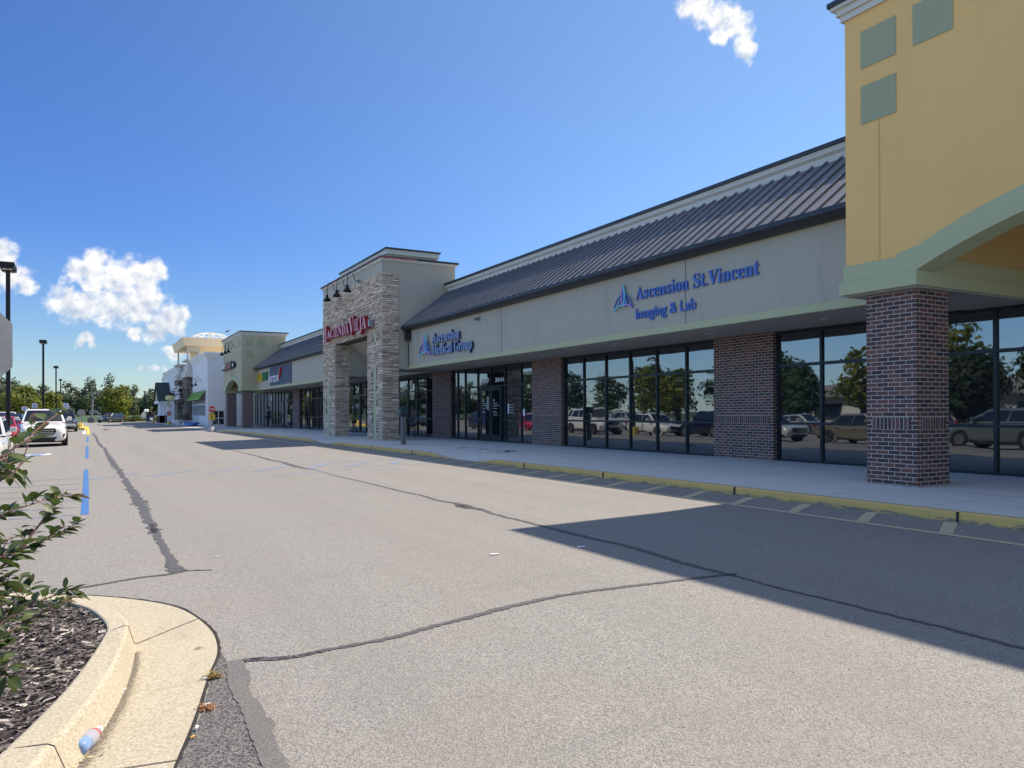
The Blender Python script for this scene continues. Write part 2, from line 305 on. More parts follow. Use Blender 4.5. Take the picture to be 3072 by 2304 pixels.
# ------------------------------------------------------------------ mesh builder
class MB:
    def __init__(s): s.v=[]; s.f=[]; s.a=[]; s.sm=False
    def add(s,vs,fs,a=None):
        o=len(s.v); s.v+= [tuple(map(float,q)) for q in vs]; s.f+=[tuple(i+o for i in f) for f in fs]; s.a+=[a if a is not None else .5]*len(fs); return s
    def box(s,x0,x1,y0,y1,z0,z1,a=None):
        if x0>x1:x0,x1=x1,x0
        if y0>y1:y0,y1=y1,y0
        if z0>z1:z0,z1=z1,z0
        v=[(x0,y0,z0),(x1,y0,z0),(x1,y1,z0),(x0,y1,z0),(x0,y0,z1),(x1,y0,z1),(x1,y1,z1),(x0,y1,z1)]
        return s.add(v,[(3,2,1,0),(4,5,6,7),(0,1,5,4),(1,2,6,5),(2,3,7,6),(3,0,4,7)],a)
    def prism(s,poly,axis,a0,a1,a=None):
        """extrude a 2-D polygon along an axis; poly in the other two axes in order (x:y,z) (y:x,z) (z:x,y)"""
        def P(q,t): return {0:(t,q[0],q[1]),1:(q[0],t,q[1]),2:(q[0],q[1],t)}[axis]
        n=len(poly); v=[P(q,a0) for q in poly]+[P(q,a1) for q in poly]
        return s.add(v,[tuple(range(n)),tuple(range(2*n-1,n-1,-1))]+[(i,i+n,(i+1)%n+n,(i+1)%n) for i in range(n)],a)
    def tube(s,pts,r,n=8,a=None,cap=True):
        pts=[Vector(p) for p in pts]; rr=r if isinstance(r,(list,tuple)) else [r]*len(pts); rings=[]
        up=None
        for i,p in enumerate(pts):
            d=(pts[min(i+1,len(pts)-1)]-pts[max(i-1,0)]).normalized()
            if up is None: up=Vector((0,0,1)) if abs(d.z)<.9 else Vector((1,0,0))
            x=up.cross(d)
            if x.length<1e-5: x=Vector((1,0,0))
            x.normalize(); y=d.cross(x); up=y
            rings.append([p+(x*math.cos(t)+y*math.sin(t))*rr[i] for t in [2*math.pi*k/n for k in range(n)]])
        v=[q for g in rings for q in g]; f=[]
        for i in range(len(rings)-1):
            for k in range(n): f.append((i*n+k,i*n+(k+1)%n,(i+1)*n+(k+1)%n,(i+1)*n+k))
        if cap: f+= [tuple(range(n-1,-1,-1)),tuple(range((len(rings)-1)*n,len(rings)*n))]
        return s.add(v,f,a)
    def lathe(s,prof,c,n=16,axis=2,a=None,sx=1,sy=1):
        v=[];f=[]
        for r,h in prof:
            for k in range(n):
                t=2*math.pi*k/n; p=[r*math.cos(t)*sx,r*math.sin(t)*sy,h]
                if axis==0: p=[h,p[0],p[1]]
                if axis==1: p=[p[0],h,p[1]]
                v.append((c[0]+p[0],c[1]+p[1],c[2]+p[2]))
        for i in range(len(prof)-1):
            for k in range(n): f.append((i*n+k,i*n+(k+1)%n,(i+1)*n+(k+1)%n,(i+1)*n+k))
        f+= [tuple(range(n-1,-1,-1)),tuple(range((len(prof)-1)*n,len(prof)*n))]
        return s.add(v,f,a)
    def ell(s,c,rx,ry,rz,n=12,m=8,a=None):
        return s.lathe([(math.sin(math.pi*i/m)*1+1e-4,-math.cos(math.pi*i/m)*rz) for i in range(m+1)],c,n,2,a,rx,ry)
    def quad(s,a,b,c,d,at=None): return s.add([a,b,c,d],[(0,1,2,3)],at)
def mesh_of(mb,name,fixn=True):
    me=bpy.data.meshes.new(name); me.from_pydata(mb.v,[],mb.f); me.update()
    if fixn and len(mb.f)<60000:
        bm=bmesh.new(); bm.from_mesh(me); bmesh.ops.recalc_face_normals(bm,faces=bm.faces); bm.to_mesh(me); bm.free()
    uv=me.uv_layers.new(name='UVMap'); nl=len(me.loops)
    vi=np.empty(nl,dtype=np.int32); me.loops.foreach_get('vertex_index',vi)
    co=np.array(mb.v,dtype=np.float32).reshape(-1,3) if mb.v else np.zeros((0,3))
    no=np.empty(len(me.polygons)*3,dtype=np.float32); me.polygons.foreach_get('normal',no); no=np.abs(no.reshape(-1,3))
    lt=np.empty(len(me.polygons),dtype=np.int32); me.polygons.foreach_get('loop_total',lt)
    ax=np.repeat(np.argmax(no,axis=1),lt); P=co[vi]
    u=np.where(ax==0,P[:,1],P[:,0]); w=np.where(ax==2,P[:,1],P[:,2])
    uv.data.foreach_set('uv',np.stack([u,w],1).astype(np.float32).ravel())
    at=me.attributes.new('v','FLOAT','FACE'); at.data.foreach_set('value',np.array(mb.a,dtype=np.float32))
    return me
def root_of(o):
    while o.parent: o=o.parent
    return o
def obj(name,mb,material,parent=None,smooth=False,bevel=0.0,fixn=True,shift=True,label=None):
    me=mesh_of(mb,name,fixn); me.materials.append(material)
    if smooth: me.polygons.foreach_set('use_smooth',[True]*len(me.polygons))
    o=bpy.data.objects.new(name,me); COL.objects.link(o)
    if parent is not None:
        o.parent=parent
        if shift:
            r=root_of(parent); me.transform(Matrix.Translation(-Vector(r.location)))
            if parent is not r and parent.type=='MESH': pass
    if bevel:
        b=o.modifiers.new('bevel','BEVEL'); b.width=bevel; b.segments=2; b.limit_method='ANGLE'; b.harden_normals=False
    if label: o['label']=label
    return o
def tag(o,label,cat,group=None):
    o['label']=label; o['category']=cat
    if group: o['group']=group
    return o
def thing(name,label,cat,loc=(0,0,0),group=None):
    o=bpy.data.objects.new(name,None); COL.objects.link(o); o.location=loc; o.empty_display_size=.2
    return tag(o,label,cat,group)
def struct(name,mb,material,kind='structure',**k):
    o=obj(name,mb,material,**k); o['kind']=kind; return o
def copy_tree(o,parent=None):
    c=o.copy(); COL.objects.link(c); c.parent=parent
    for ch in list(o.children): copy_tree(ch,c)
    return c
def smooth_line(pts,k=6):
    out=[]; P=[np.array(p,float) for p in pts]; P=[2*P[0]-P[1]]+P+[2*P[-1]-P[-2]]
    for i in range(1,len(P)-2):
        for j in range(k):
            t=j/k; a,b,c,d=P[i-1:i+3]
            out.append(tuple(.5*((2*b)+(c-a)*t+(2*a-5*b+4*c-d)*t*t+(3*b-a-3*c+d)*t**3)))
    out.append(tuple(P[-2])); return out
def obj_each(name,mb,material,parent,**k):
    """one object for every loose piece of the mesh"""
    n=len(mb.v); up=list(range(n))
    def find(a):
        while up[a]!=a: up[a]=up[up[a]]; a=up[a]
        return a
    for f in mb.f:
        for q in f[1:]: up[find(q)]=find(f[0])
    groups={}
    for f,a in zip(mb.f,mb.a): groups.setdefault(find(f[0]),[]).append((f,a))
    out=[]
    for g in groups.values():
        ids=sorted({q for f,a in g for q in f}); mp={q:i for i,q in enumerate(ids)}; m=MB(); m.v=[mb.v[q] for q in ids]; m.f=[tuple(mp[q] for q in f) for f,a in g]; m.a=[a for f,a in g]
        out.append(obj(name,m,material,parent,**k))
    return out
# ================================================================== GROUND
def sheet(xs,ys,zf):
    m=MB(); n=len(ys)
    m.v=[(x,y,zf(x,y)) for x in xs for y in ys]
    m.f=[(i*n+j,(i+1)*n+j,(i+1)*n+j+1,i*n+j+1) for i in range(len(xs)-1) for j in range(n-1)]; m.a=[.5]*len(m.f); return m
M_GRASS=mat('mown grass',(.13,.15,.04),.9,var=.0,vscale=1,col2=(.07,.10,.03),bump=.6,bscale=6); 
M_GRASS=mat('verge grass',(.16,.17,.05),.9,var=.3,vscale=2.0,col2=(.09,.12,.035),bump=.5,bscale=8)
M_FIELD=mat('crop field green',(.045,.095,.022),.9,var=.3,vscale=.08,col2=(.03,.07,.018),stretch=(1,.25,1))
struct('ground',sheet([-3000,-60,60,3000],[-3000,-60,170,3000],lambda x,y:-.50),M_GRASS,fixn=False)
struct('field',sheet([-700,-300,-100,0,100,260,700],[183,300,445,2600],lambda x,y:{183:-.44,300:.2,445:.95}.get(y,3.0)),M_FIELD,fixn=False)
struct('parking_lot',sheet([-90,-40,-10,-5,0,4,KX,9.2,30],[-60,-20,0,20,40,60,80,110,150.6],lambda x,y:gz(x)),M_ASPH,fixn=False)
struct('back_road',sheet([-400,0,400],[176,182.6],lambda x,y:-.43),M_APRON,fixn=False)

# sidewalk in front of the shops, with two ramps cut in its edge
RAMPS=[(16.9,17.9,19.3,21.2),(30.7,32.0,33.4,35.4)]
def dip(y):
    for a,b,c,d in RAMPS:
        if a<y<d: return 0.0 if b<=y<=c else ((b-y)/(b-a) if y<b else (y-c)/(d-c))
    if y>57.2: return max(0.0,1-(y-57.2)/1.2)
    return 1.0
def kx(y):          # kerb face line, bending towards the lane at its far end
    return KX if y<53 else KX-.9*min(1,(y-53)/6.0)**1.6
ys=sorted(set([-12,-6,0,4]+[5+i*.5 for i in range(0,112)]+[q for r in RAMPS for q in r]))
walk=MB(); n=len(ys)
for y in ys:
    h=.006+(SW-.006)*dip(y); x0=kx(y)
    for k,(dx,z) in enumerate(((.150,h),(1.15,SW),(2.3,SW),(None,SW))): walk.v.append((14.8 if dx is None else x0+dx,y,z))
for i in range(n-1):
    for k in range(3): walk.f.append((i*4+k,i*4+k+1,i*4+4+k+1,i*4+4+k))
walk.a=[.5]*len(walk.f)
struct('sidewalk',walk,M_WALK,fixn=False)
kerb=MB(); ktop=MB()
for i,y in enumerate(ys):
    h=.010+(SW-.006)*dip(y); x0=kx(y); j=.004*math.sin(y*3.1)
    kerb.v+=[(x0-.012+j,y,-.03),(x0+j,y,h*.86),(x0+.016+j,y,h-.002),(x0+.040,y,h+.001)]
    ktop.v+=[(x0+.040,y,h+.001),(x0+.150,y,h),(x0+.152,y,-.02)]
for i in range(n-1):
    for k in range(3): kerb.f.append((i*4+k,i*4+k+1,i*4+4+k+1,i*4+4+k))
    for k in range(2): ktop.f.append((i*3+k,i*3+k+1,i*3+3+k+1,i*3+3+k))
kerb.a=[.5]*len(kerb.f); ktop.a=[.5]*len(ktop.f)
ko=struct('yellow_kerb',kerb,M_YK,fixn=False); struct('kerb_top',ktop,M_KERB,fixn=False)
# flush concrete walk in front of the far store
ap=sheet([7.95,9.5,11,30],[60.4,70,90,110,141],lambda x,y: .012+max(0,min(1,(x-9.5)/1.5))*(SW-.012)); struct('store_walk',ap,M_APRON,fixn=False)
kj=MB()
for y in (5.22,8.72,12.2,15.3,22.3,26.2,29.9): kj.box(KX-.018,KX+.14,y-.012,y+.012,-.02,SW+.002)
struct('kerb_joint',kj,mat('dark joint',(.03,.03,.03),.9))

# painted lines -------------------------------------------------------------
def ribbon(pts,w,lift,mb=None,amp=0.0,seed=1):
    """flat strip on the lot along world points; w is a width or a list of widths"""
    mb=mb or MB(); r=random.Random(seed); P=[np.array(p,float) for p in pts]; o=len(mb.v)
    for i,p in enumerate(P):
        d=P[min(i+1,len(P)-1)]-P[max(i-1,0)]; d/=max(1e-6,np.hypot(*d)); nn=np.array([-d[1],d[0]]); ww=(w[i] if isinstance(w,(list,tuple,np.ndarray)) else w)/2
        for s in (1,-1):
            q=p+nn*(s*ww*(1+amp*r.uniform(-1,1))+(r.uniform(-.006,.006) if amp else 0)); mb.v.append((q[0],q[1],gz(q[0])+lift))
    for i in range(len(P)-1): mb.f.append((o+2*i,o+2*i+1,o+2*i+3,o+2*i+2)); mb.a.append(.5)
    return mb
ln=MB(); ribbon([(7.99,y) for y in np.arange(-6,57,3)],.10,.004,ln)
for k in range(-9,48):
    y=5.42+k*1.02
    ribbon([(8.80,y-.14),(8.04,y-.54)],.14,.0042,ln)
struct('kerb_lane_marking',ln,M_LINE,fixn=False)
def poly_on_lot(px,lift,mb=None):
    mb=mb or MB(); o=len(mb.v)
    for a in px: x,y=ground_at(*a); mb.v.append((x,y,gz(x)+lift))
    mb.f.append(tuple(range(o,o+len(px)))); mb.a.append(.5); return mb
def wide(px,w,lift,mb=None,k=1,amp=0.0,seed=1):
    """strip through photo-measured ground points; widths in metres"""
    jr=random.Random(seed*7+1); P=[ground_at(*a) for a in px]; ws=w if isinstance(w,(list,tuple)) else [w]*len(P)
    if k>1:
        Q=smooth_line([(a[0],a[1],b) for a,b in zip(P,ws)],k); P=[(a+(jr.uniform(-.28,.28)*c if amp else 0),b) for a,b,c in Q]; ws=[c for a,b,c in Q]
    return ribbon(P,list(ws),lift,mb,amp,seed)
bl=MB()
for y0,y1 in ((12.87,23.3),(29.2,40.6),(46.5,57.5)): ribbon([(-.05,y0),(-.05,(y0+y1)/2),(-.06,y1)],.105,.004,bl)
struct('blue_lane_marking',bl,M_BLUE,fixn=False)
yb=MB(); ribbon([(-.30,66),(-.30,78)],.22,.004,yb); struct('white_bar_marking',yb,M_WHITEP,fixn=False)
yb=MB(); ribbon([(-.02,64),(-.02,86)],.2,.004,yb); struct('yellow_bar_marking',yb,M_YLW,fixn=False)
fb=MB()
for i,y in enumerate((12.95,14.0,15.1,16.2,17.4,18.7,20.2)): ribbon([(-5.2,y+.5),(-2.5,y+.18),(-.16,y)],.09,.004,fb,.4,i)
struct('faded_hatch_marking',fb,M_BLUEF,fixn=False)
fb=MB()
for a,b in (((840,1072),(1320,1005)),((1400,1040),(1830,985)),((1940,1015),(2290,962))): wide(Z1([a,b]),.15,.004,fb)
for a,b in (((450,482),(715,435)),((890,460),(1060,415)),((1230,440),(1390,398)),((1585,418),(1690,383))): wide(ZE([a,b]),.22,.004,fb)
struct('crossing_marking',fb,M_BLUEF,fixn=False)
fb=MB()
for a,b in (((560,520),(1230,460)),((740,345),(1000,335)),((1060,410),(1700,372)),((1230,440),(2100,405))): wide(ZE([a,b]),.22,.003,fb)
struct('old_crossing_marking',fb,M_BLUEFF,fixn=False)
ad=MB(); ribbon([(-3.0,33.2),(-1.35,33.4)],1.5,.004,ad); struct('parking_symbol_marking',ad,M_BLUE,fixn=False)
ad=MB(); ribbon([(-2.75,33.25),(-1.45,33.35)],.28,.008,ad); ribbon([(-1.42,32.8),(-1.3,34.0)],.25,.008,ad); ribbon([(-2.2,32.9),(-1.9,33.9)],.16,.0085,ad); struct('parking_symbol_figure',ad,M_WHITEP,fixn=False)

# sealed cracks ---------------------------------------------------------------
cr=MB()
def zz(pts,f,**k): wide(f([(a,b) for a,b,w in pts]),[w for a,b,w in pts],.0045,cr,**k)
zz([(880,625,0.059),(895,650,0.131),(920,690,0.096),(935,730,0.131),(985,775,0.119),(1020,830,0.119),(1045,870,0.142),(1085,930,0.167),(1130,990,0.142),(1160,1030,0.100),(1200,1100,0.119),(1260,1200,0.148),(1300,1275,0.202),(1350,1320,0.155),(1375,1380,0.119),(1420,1470,0.112),(1480,1580,0.112)],Z1,k=8,amp=.5,seed=3)
zz([(940,150,0.081),(1000,270,0.077),(1040,340,0.077),(1070,400,0.090),(1088,446,0.152)],ZS,k=14,amp=.25,seed=4)
zz([(455,552,.05),(700,510,.055),(880,480,.055),(1040,462,.06),(1160,440,.045),(1320,434,.012)],ZS,k=5,amp=.2,seed=5)
zz([(900,1969,.05),(960,1955,.05),(1060,1936,.05),(1180,1913,.055),(1300,1880,.055),(1389,1858,.055),(1500,1828,.075),(1630,1798,.065),(1743,1778,.055),(1850,1764,.055),(2000,1746,.05),(2077,1736,.05),(2170,1726,.05),(2212,1722,.03)],lambda q:q,k=14,amp=.3,seed=7)
zz([(700,1990,.06),(760,1979,.06),(830,1977,.055),(900,1969,.05)],lambda q:q,k=14,amp=.3,seed=6)
zz([(280,308,.06),(450,350,.08),(580,385,.12),(680,405,.1),(760,430,.14),(870,458,.10),(935,465,.05)],ZE,k=12,amp=.35,seed=8)
zz([(935,465,.015),(1150,525,.02)],ZE)
zz([(1150,525,0.036),(1400,580,0.045),(1640,640,0.042),(1830,680,0.054),(1960,720,0.060),(2110,745,0.084),(2170,765,0.144),(2212,780,0.156),(2330,800,0.096)],ZE,k=14,amp=.22,seed=9)
zz([(650,905,0.068),(850,965,0.062),(1000,1000,0.056),(1200,1050,0.062),(1350,1090,0.074),(1600,1150,0.074),(1850,1205,0.071),(2000,1245,0.068),(2212,1310,0.062)],ZC,k=14,amp=.2,seed=10)
zz([(0,775,0.062),(200,830,0.062),(380,875,0.056),(430,885,0.037),(700,960,0.034),(1000,1030,0.031),(1400,1130,0.034),(1700,1200,0.037),(2000,1280,0.040),(2400,1385,0.043)],ZD,k=14,amp=.25,seed=11)
for a in ([(625,1160,.2),(690,1195,.5),(725,1190,.3)],[(430,1040,.15),(520,1080,.3)],[(1860,1165,.15),(1950,1190,.25)]):
    wide([(240+x*.11754,1150+y*.11754) for x,y,w in a],[w for x,y,w in a],.0045,cr,k=3,amp=.3)
struct('sealed_crack',cr,M_TAR,fixn=False)

# planted island: concrete kerb and gutter, mulch, patches of newer asphalt -----
KH=.15
inner_px=ZP([(-420,60),(0,45),(400,70),(640,88),(860,150),(1010,290),(978,430),(700,830),(300,1250),(0,1530),(-250,1790)])
inner=smooth_line([ground_at(a,b,KH) for a,b in inner_px],5)
outer_px=ZS([(-300,565),(0,575),(450,590),(800,615),(1100,670),(1290,790),(1350,930),(1290,1100),(1200,1370),(1080,1659),(990,1900)])
outer=smooth_line([ground_at(a,b) for a,b in outer_px],5)
def resample(L,n):
    P=np.array(L,float); d=np.r_[0,np.cumsum(np.hypot(*np.diff(P,axis=0).T))]; t=np.linspace(0,d[-1],n); return np.stack([np.interp(t,d,P[:,0]),np.interp(t,d,P[:,1])],1)
NI=90; I=resample(inner,NI); O=resample(outer,NI)
kb=MB()
for i in range(NI):
    a,b=I[i],O[i]; w=np.hypot(*(b-a)); u=(b-a)/w
    prof=[(-.0,KH-.10),(.0,KH),(.015,KH+.004),(.150,KH),(.175,KH-.012),(.215,.035),(.225,.012),(.235,.006),(max(.3,w),.006)]
    for dd,z in prof: q=a+u*dd; kb.v.append((q[0],q[1],gz(q[0])+z))
np_=9
for i in range(NI-1):
    for k in range(np_-1): kb.f.append((i*np_+k,i*np_+k+1,(i+1)*np_+k+1,(i+1)*np_+k)); kb.a.append(.5)
struct('island_kerb',kb,M_KERB,fixn=True,smooth=False)
jt=MB()
for i in (int(NI*.50),int(NI*.93),int(NI*.16)):
    a,b=I[i],O[i]; w=np.hypot(*(b-a)); u=(b-a)/w; nrm=np.array([-u[1],u[0]])*.0035
    prof=[(0,KH),(.15,KH),(.175,KH-.012),(.215,.035),(.235,.006),(w,.006)]
    for k in range(len(prof)-1):
        vs=[]
        for (dd,z),s in ((prof[k],1),(prof[k],-1),(prof[k+1],-1),(prof[k+1],1)): q=a+u*dd+nrm*s; vs.append((q[0],q[1],gz(q[0])+z+.0035))
        jt.quad(*vs)
struct('island_kerb_joint',jt,mat('dark joint',(.03,.03,.03),.9),fixn=False)
edge=MB()
rr=random.Random(5)
for i in range(NI-1):
    a=O[i]; w=.012+.012*rr.random(); 
    edge.v+=[(a[0]-.004,a[1]-.002,gz(a[0])+.0062),(a[0]+w,a[1]+w*.8,gz(a[0])+.0062)]
for i in range(NI-2): edge.f.append((2*i,2*i+1,2*i+3,2*i+2)); edge.a.append(.5)
struct('edge_gap',edge,mat('dark gap',(.022,.02,.018),.95),fixn=False)
# silt line in the gutter
silt=MB()
for i in range(int(NI*.55),NI-1,1):
    for k in range(150):
        a,b=I[i],O[i]; u=(b-a)/np.hypot(*(b-a)); t=rr.random(); q=I[i]*(1-t)+I[i+1]*t+u*(.232+abs(rr.gauss(0,.026))*(1-abs(i/NI-.8))); s=.0016+.0028*rr.random()
        ang=rr.random()*6.3; vs=[(q[0]+s*math.cos(ang+j*2.1),q[1]+s*math.sin(ang+j*2.1),gz(q[0])+.0105) for j in range(3)]
        silt.add(vs,[(0,1,2)],rr.random())
struct('gutter_silt',silt,attr_mat('dark silt',(.09,.075,.06),(.28,.24,.19)),kind='stuff',fixn=False)
mu=MB(); cxm,cym=-3.4,4.6; mu.v=[(p[0]+.0,p[1],gz(p[0])+KH-.035) for p in I]+[(-9,float(I[-1][1]),-.1),(-9,float(I[0][1]),-.1)]
mu.f=[tuple(range(len(mu.v)))]; mu.a=[.5]
struct('mulch_bed',mu,mat('dark soil',(.035,.026,.022),.95,var=.4,vscale=30),fixn=False)
ch=MB()
def inside(x,y):
    c=False; n=len(I); j=n-1
    for i in range(n):
        if ((I[i][1]>y)!=(I[j][1]>y)) and (x<(I[j][0]-I[i][0])*(y-I[i][1])/(I[j][1]-I[i][1])+I[i][0]): c=not c
        j=i
    return c or x<min(I[0][0],I[-1][0])
cnt=0
while cnt<15000:
    x=rr.uniform(-1.9,.16); y=rr.uniform(3.0,7.1)
    if not inside(x,y): continue
    cnt+=1
    l=rr.uniform(.008,.032); w=rr.uniform(.003,.009); an=rr.uniform(-1.2,1.2)+.3; ti=rr.uniform(-.55,.55); z=gz(x)+KH-.030+rr.random()*.022
    dx,dy=math.cos(an),math.sin(an); a=Vector((dx,dy,ti*.5))*l; b=Vector((-dy,dx,rr.uniform(-.6,.6)))*w; c=Vector((x,y,z))
    t=rr.random(); tone=rr.random()*.26 if t<.74 else (.3+.4*rr.random() if t<.93 else 1.0)
    ch.quad(c-a-b,c+a-b*.6,c+a*.9+b,c-a+b*.7,tone)
M_MULCH=attr_mat('shredded bark mulch',(.026,.018,.016),(.46,.41,.37),.8)
struct('mulch_chips',ch,M_MULCH,kind='stuff',fixn=False)
# dark asphalt beside the gutter and the wide tar band
struct('asphalt_patch',poly_on_lot(ZR([(740,200),(790,300),(860,400),(830,480),(845,640),(900,780),(980,900),(1030,1000),(1075,1150),(1140,1300),(1200,1450),(1270,1659),(1360,1900),(60,1900),(170,1659),(330,1350),(520,1000),(620,640),(690,420)]),.0036),M_DARK,fixn=False)
tb=MB(); Lf=[ground_at(*p) for p in ZR([(835,360),(812,480),(832,620),(880,760),(960,880),(1015,1000),(1062,1150),(1124,1300),(1185,1450),(1250,1659),(1330,1900)])]; Rt=[ground_at(*p) for p in ZR([(1000,330),(1110,520),(1112,600),(1080,690),(1190,830),(1250,900),(1300,1030),(1390,1085),(1395,1240),(1470,1420),(1600,1659),(1720,1900)])][:11]
Lf=smooth_line(Lf,5); Rt=smooth_line(Rt,5)
for a,b in zip(Lf,Rt):
    j=rr.uniform(-.006,.006); k2=rr.uniform(-.008,.008); tb.v+=[(a[0]+j,a[1],gz(a[0])+.0075),(b[0]+k2,b[1],gz(b[0])+.0075)]
tb.f=[(2*i,2*i+1,2*i+3,2*i+2) for i in range(len(Lf)-1)]; tb.a=[.5]*len(tb.f)
M_TAR2=asphalt('smeared crack filler',(.13,.13,.125),(.085,.085,.08),(.185,.183,.178),.8,.6,.5)
struct('tar_band',tb,M_TAR2,fixn=False)
# loose grit near the camera so the surface has real grains
gr=MB()
for k in range(9000):
    x=rr.uniform(-.2,5.5); y=rr.uniform(1.6,9.0)
    if rr.random()>3.2/(y+1): continue
    s=rr.uniform(.0012,.0042); an=rr.random()*6.3; z=gz(x)+.001
    vs=[(x+s*math.cos(an+j*2.09),y+s*math.sin(an+j*2.09),z) for j in range(3)]+[(x,y,z+s*.8)]
    gr.add(vs,[(0,1,3),(1,2,3),(2,0,3)],rr.random())
struct('loose_grit',gr,attr_mat('grit',(.12,.11,.10),(.62,.59,.54)),kind='stuff',fixn=False)
# ================================================================== LETTERING
def text_verts(s,extrude,bold=0.0,res=3,space=1.0,mathbold=False):
    if mathbold:
        s=''.join(chr(0x1D400+ord(c)-65) if 'A'<=c<='Z' else chr(0x1D41A+ord(c)-97) if 'a'<=c<='z' else c for c in s)
    cu=bpy.data.curves.new('t','FONT'); cu.body=s; cu.extrude=extrude; cu.offset=bold; cu.resolution_u=res; cu.space_character=space
    o=bpy.data.objects.new('t',cu); COL.objects.link(o); bpy.context.view_layer.update()
    me=bpy.data.meshes.new_from_object(o.evaluated_get(bpy.context.evaluated_depsgraph_get()))
    vs=[tuple(v.co) for v in me.vertices]; fs=[tuple(p.vertices) for p in me.polygons]
    bpy.data.objects.remove(o); bpy.data.curves.remove(cu); bpy.data.meshes.remove(me); return vs,fs
def letters(mb,s,yl,yr,z0,z1,x,depth,slope=0.0,**k):
    """letters facing -x: from y=yl (left as read) to yr, front face at x, thickness depth"""
    vs,fs=text_verts(s,.5,**k)
    if not vs: return
    a=np.array(vs); mn=a.min(0); mx=a.max(0)
    u=(a[:,0]-mn[0])/(mx[0]-mn[0]); w=(a[:,1]-mn[1])/(mx[1]-mn[1]); t=(a[:,2]+.5)
    mb.add(list(zip(x+depth*(1-t),yl+(yr-yl)*u,z0+(z1-z0)*w)),fs)
def letters_y(mb,s,xl,xr,z0,z1,y,depth,c=None,**k):
    """letters facing -y (towards the camera)"""
    vs,fs=text_verts(s,.5,**k); a=np.array(vs); mn=a.min(0); mx=a.max(0)
    u=(a[:,0]-mn[0])/(mx[0]-mn[0]); w=(a[:,1]-mn[1])/(mx[1]-mn[1]); t=(a[:,2]+.5)
    mb.add(list(zip(xl+(xr-xl)*u,y+depth*(1-t),z0+(z1-z0)*w)),fs)

# ================================================================== SHOP ROW
RX0,RZ0,RX1,RZ1=11.99,5.03,14.20,6.71
def canopy(parent,y0,y1,gut_end=True):
    obj('fascia',MB().box(12.31,12.55,y0,y1,3.395,5.02),M_GREY,parent)
    obj('trim_band',MB().box(12.285,12.50,y0,y1,3.232,3.393),M_GREEN,parent)
    obj('soffit',MB().box(12.36,14.9,y0,y1,3.228,3.30),M_SOFF,parent)
    g=MB().prism([(11.96,5.10),(11.95,5.00),(12.02,4.935),(12.14,4.90),(12.30,4.895),(12.30,5.10)],1,y0+.01,y1-.01)
    obj('gutter',g,M_CAP,parent,bevel=.01)
    r=MB(); dz=(RZ1-RZ0)/(RX1-RX0)
    r.add([(RX0,y0,RZ0+.05),(RX1,y0,RZ1+.05),(RX1,y1,RZ1+.05),(RX0,y1,RZ0+.05),(RX0,y0,RZ0),(RX1,y0,RZ1-.06),(RX1,y1,RZ1-.06),(RX0,y1,RZ0)],[(0,1,2,3),(7,6,5,4),(0,4,5,1),(1,5,6,2),(2,6,7,3),(3,7,4,0)])
    y=y0+.19
    while y<y1-.05:
        w=.016; h=.058
        a=(RX0-.02,RZ0+.05-.02*dz); b=(RX1-.01,RZ1+.05-.01*dz)
        v=[(a[0],y-w,a[1]+.001),(a[0],y+w,a[1]+.001),(a[0]-.0,y+w,a[1]+h),(a[0]-.0,y-w,a[1]+h),(b[0],y-w,b[1]+.001),(b[0],y+w,b[1]+.001),(b[0],y+w,b[1]+h),(b[0],y-w,b[1]+h)]
        r.add(v,[(0,1,2,3),(7,6,5,4),(0,4,5,1),(1,5,6,2),(2,6,7,3),(3,7,4,0)]); y+=.381
    obj('metal_roof',r,M_ROOF,parent)
    obj('parapet',MB().box(14.20,14.55,y0,y1,6.60,6.95),M_MOLD,parent)
    obj('parapet_moulding',MB().prism([(14.10,7.06),(14.12,6.95),(14.20,6.90),(14.58,6.90),(14.58,7.06)],1,y0,y1),M_MOLD,parent)
    obj('parapet_cap',MB().box(14.05,14.62,y0,y1,7.062,7.15),M_CAP,parent)
    obj('wall',MB().box(14.62,24,y0,y1,0.0,6.6),M_GREY,parent)
def bay(parent,y0,y1,mull,doors=(),rails=(1.02,2.40),x=XG,sill=.15,head=3.17,label=None,fm=None,glass=None,fw=.035):
    """storefront window from y0 (near) to y1 (far): a frame and its glass"""
    f=MB(); d0,d1=x-.055,x+.05
    lo,hi=min(y0,y1),max(y0,y1)
    f.box(d0,d1,lo,lo+.05,SW+.002,3.225); f.box(d0,d1,hi-.05,hi,SW+.002,3.225)
    f.box(d0+.003,d1,lo+.05,hi-.05,3.13,3.225)
    segs=[]; cur=lo+.05
    for a,b in sorted(doors): segs.append((cur,a)); cur=b
    segs.append((cur,hi-.05))
    for a,b in segs:
        if b-a>.08: f.box(d0+.003,d1,a,b,SW+.002,sill+.03); f.box(d0+.003,d1,a,b,rails[0]-.03,rails[0]+.03)
    f.box(d0+.006,d1,lo+.05,hi-.05,rails[1]-.035,rails[1]+.035)
    for m in mull: f.box(d0-.003,d1,m-fw,m+fw,SW+.004,3.222)
    w=obj('window',f,fm or M_FRAME,parent,bevel=.004,label=label)
    obj('pane',MB().box(x-.012,x+.012,lo+.03,hi-.03,.14,3.19),glass or M_GLASS,w)
    return w
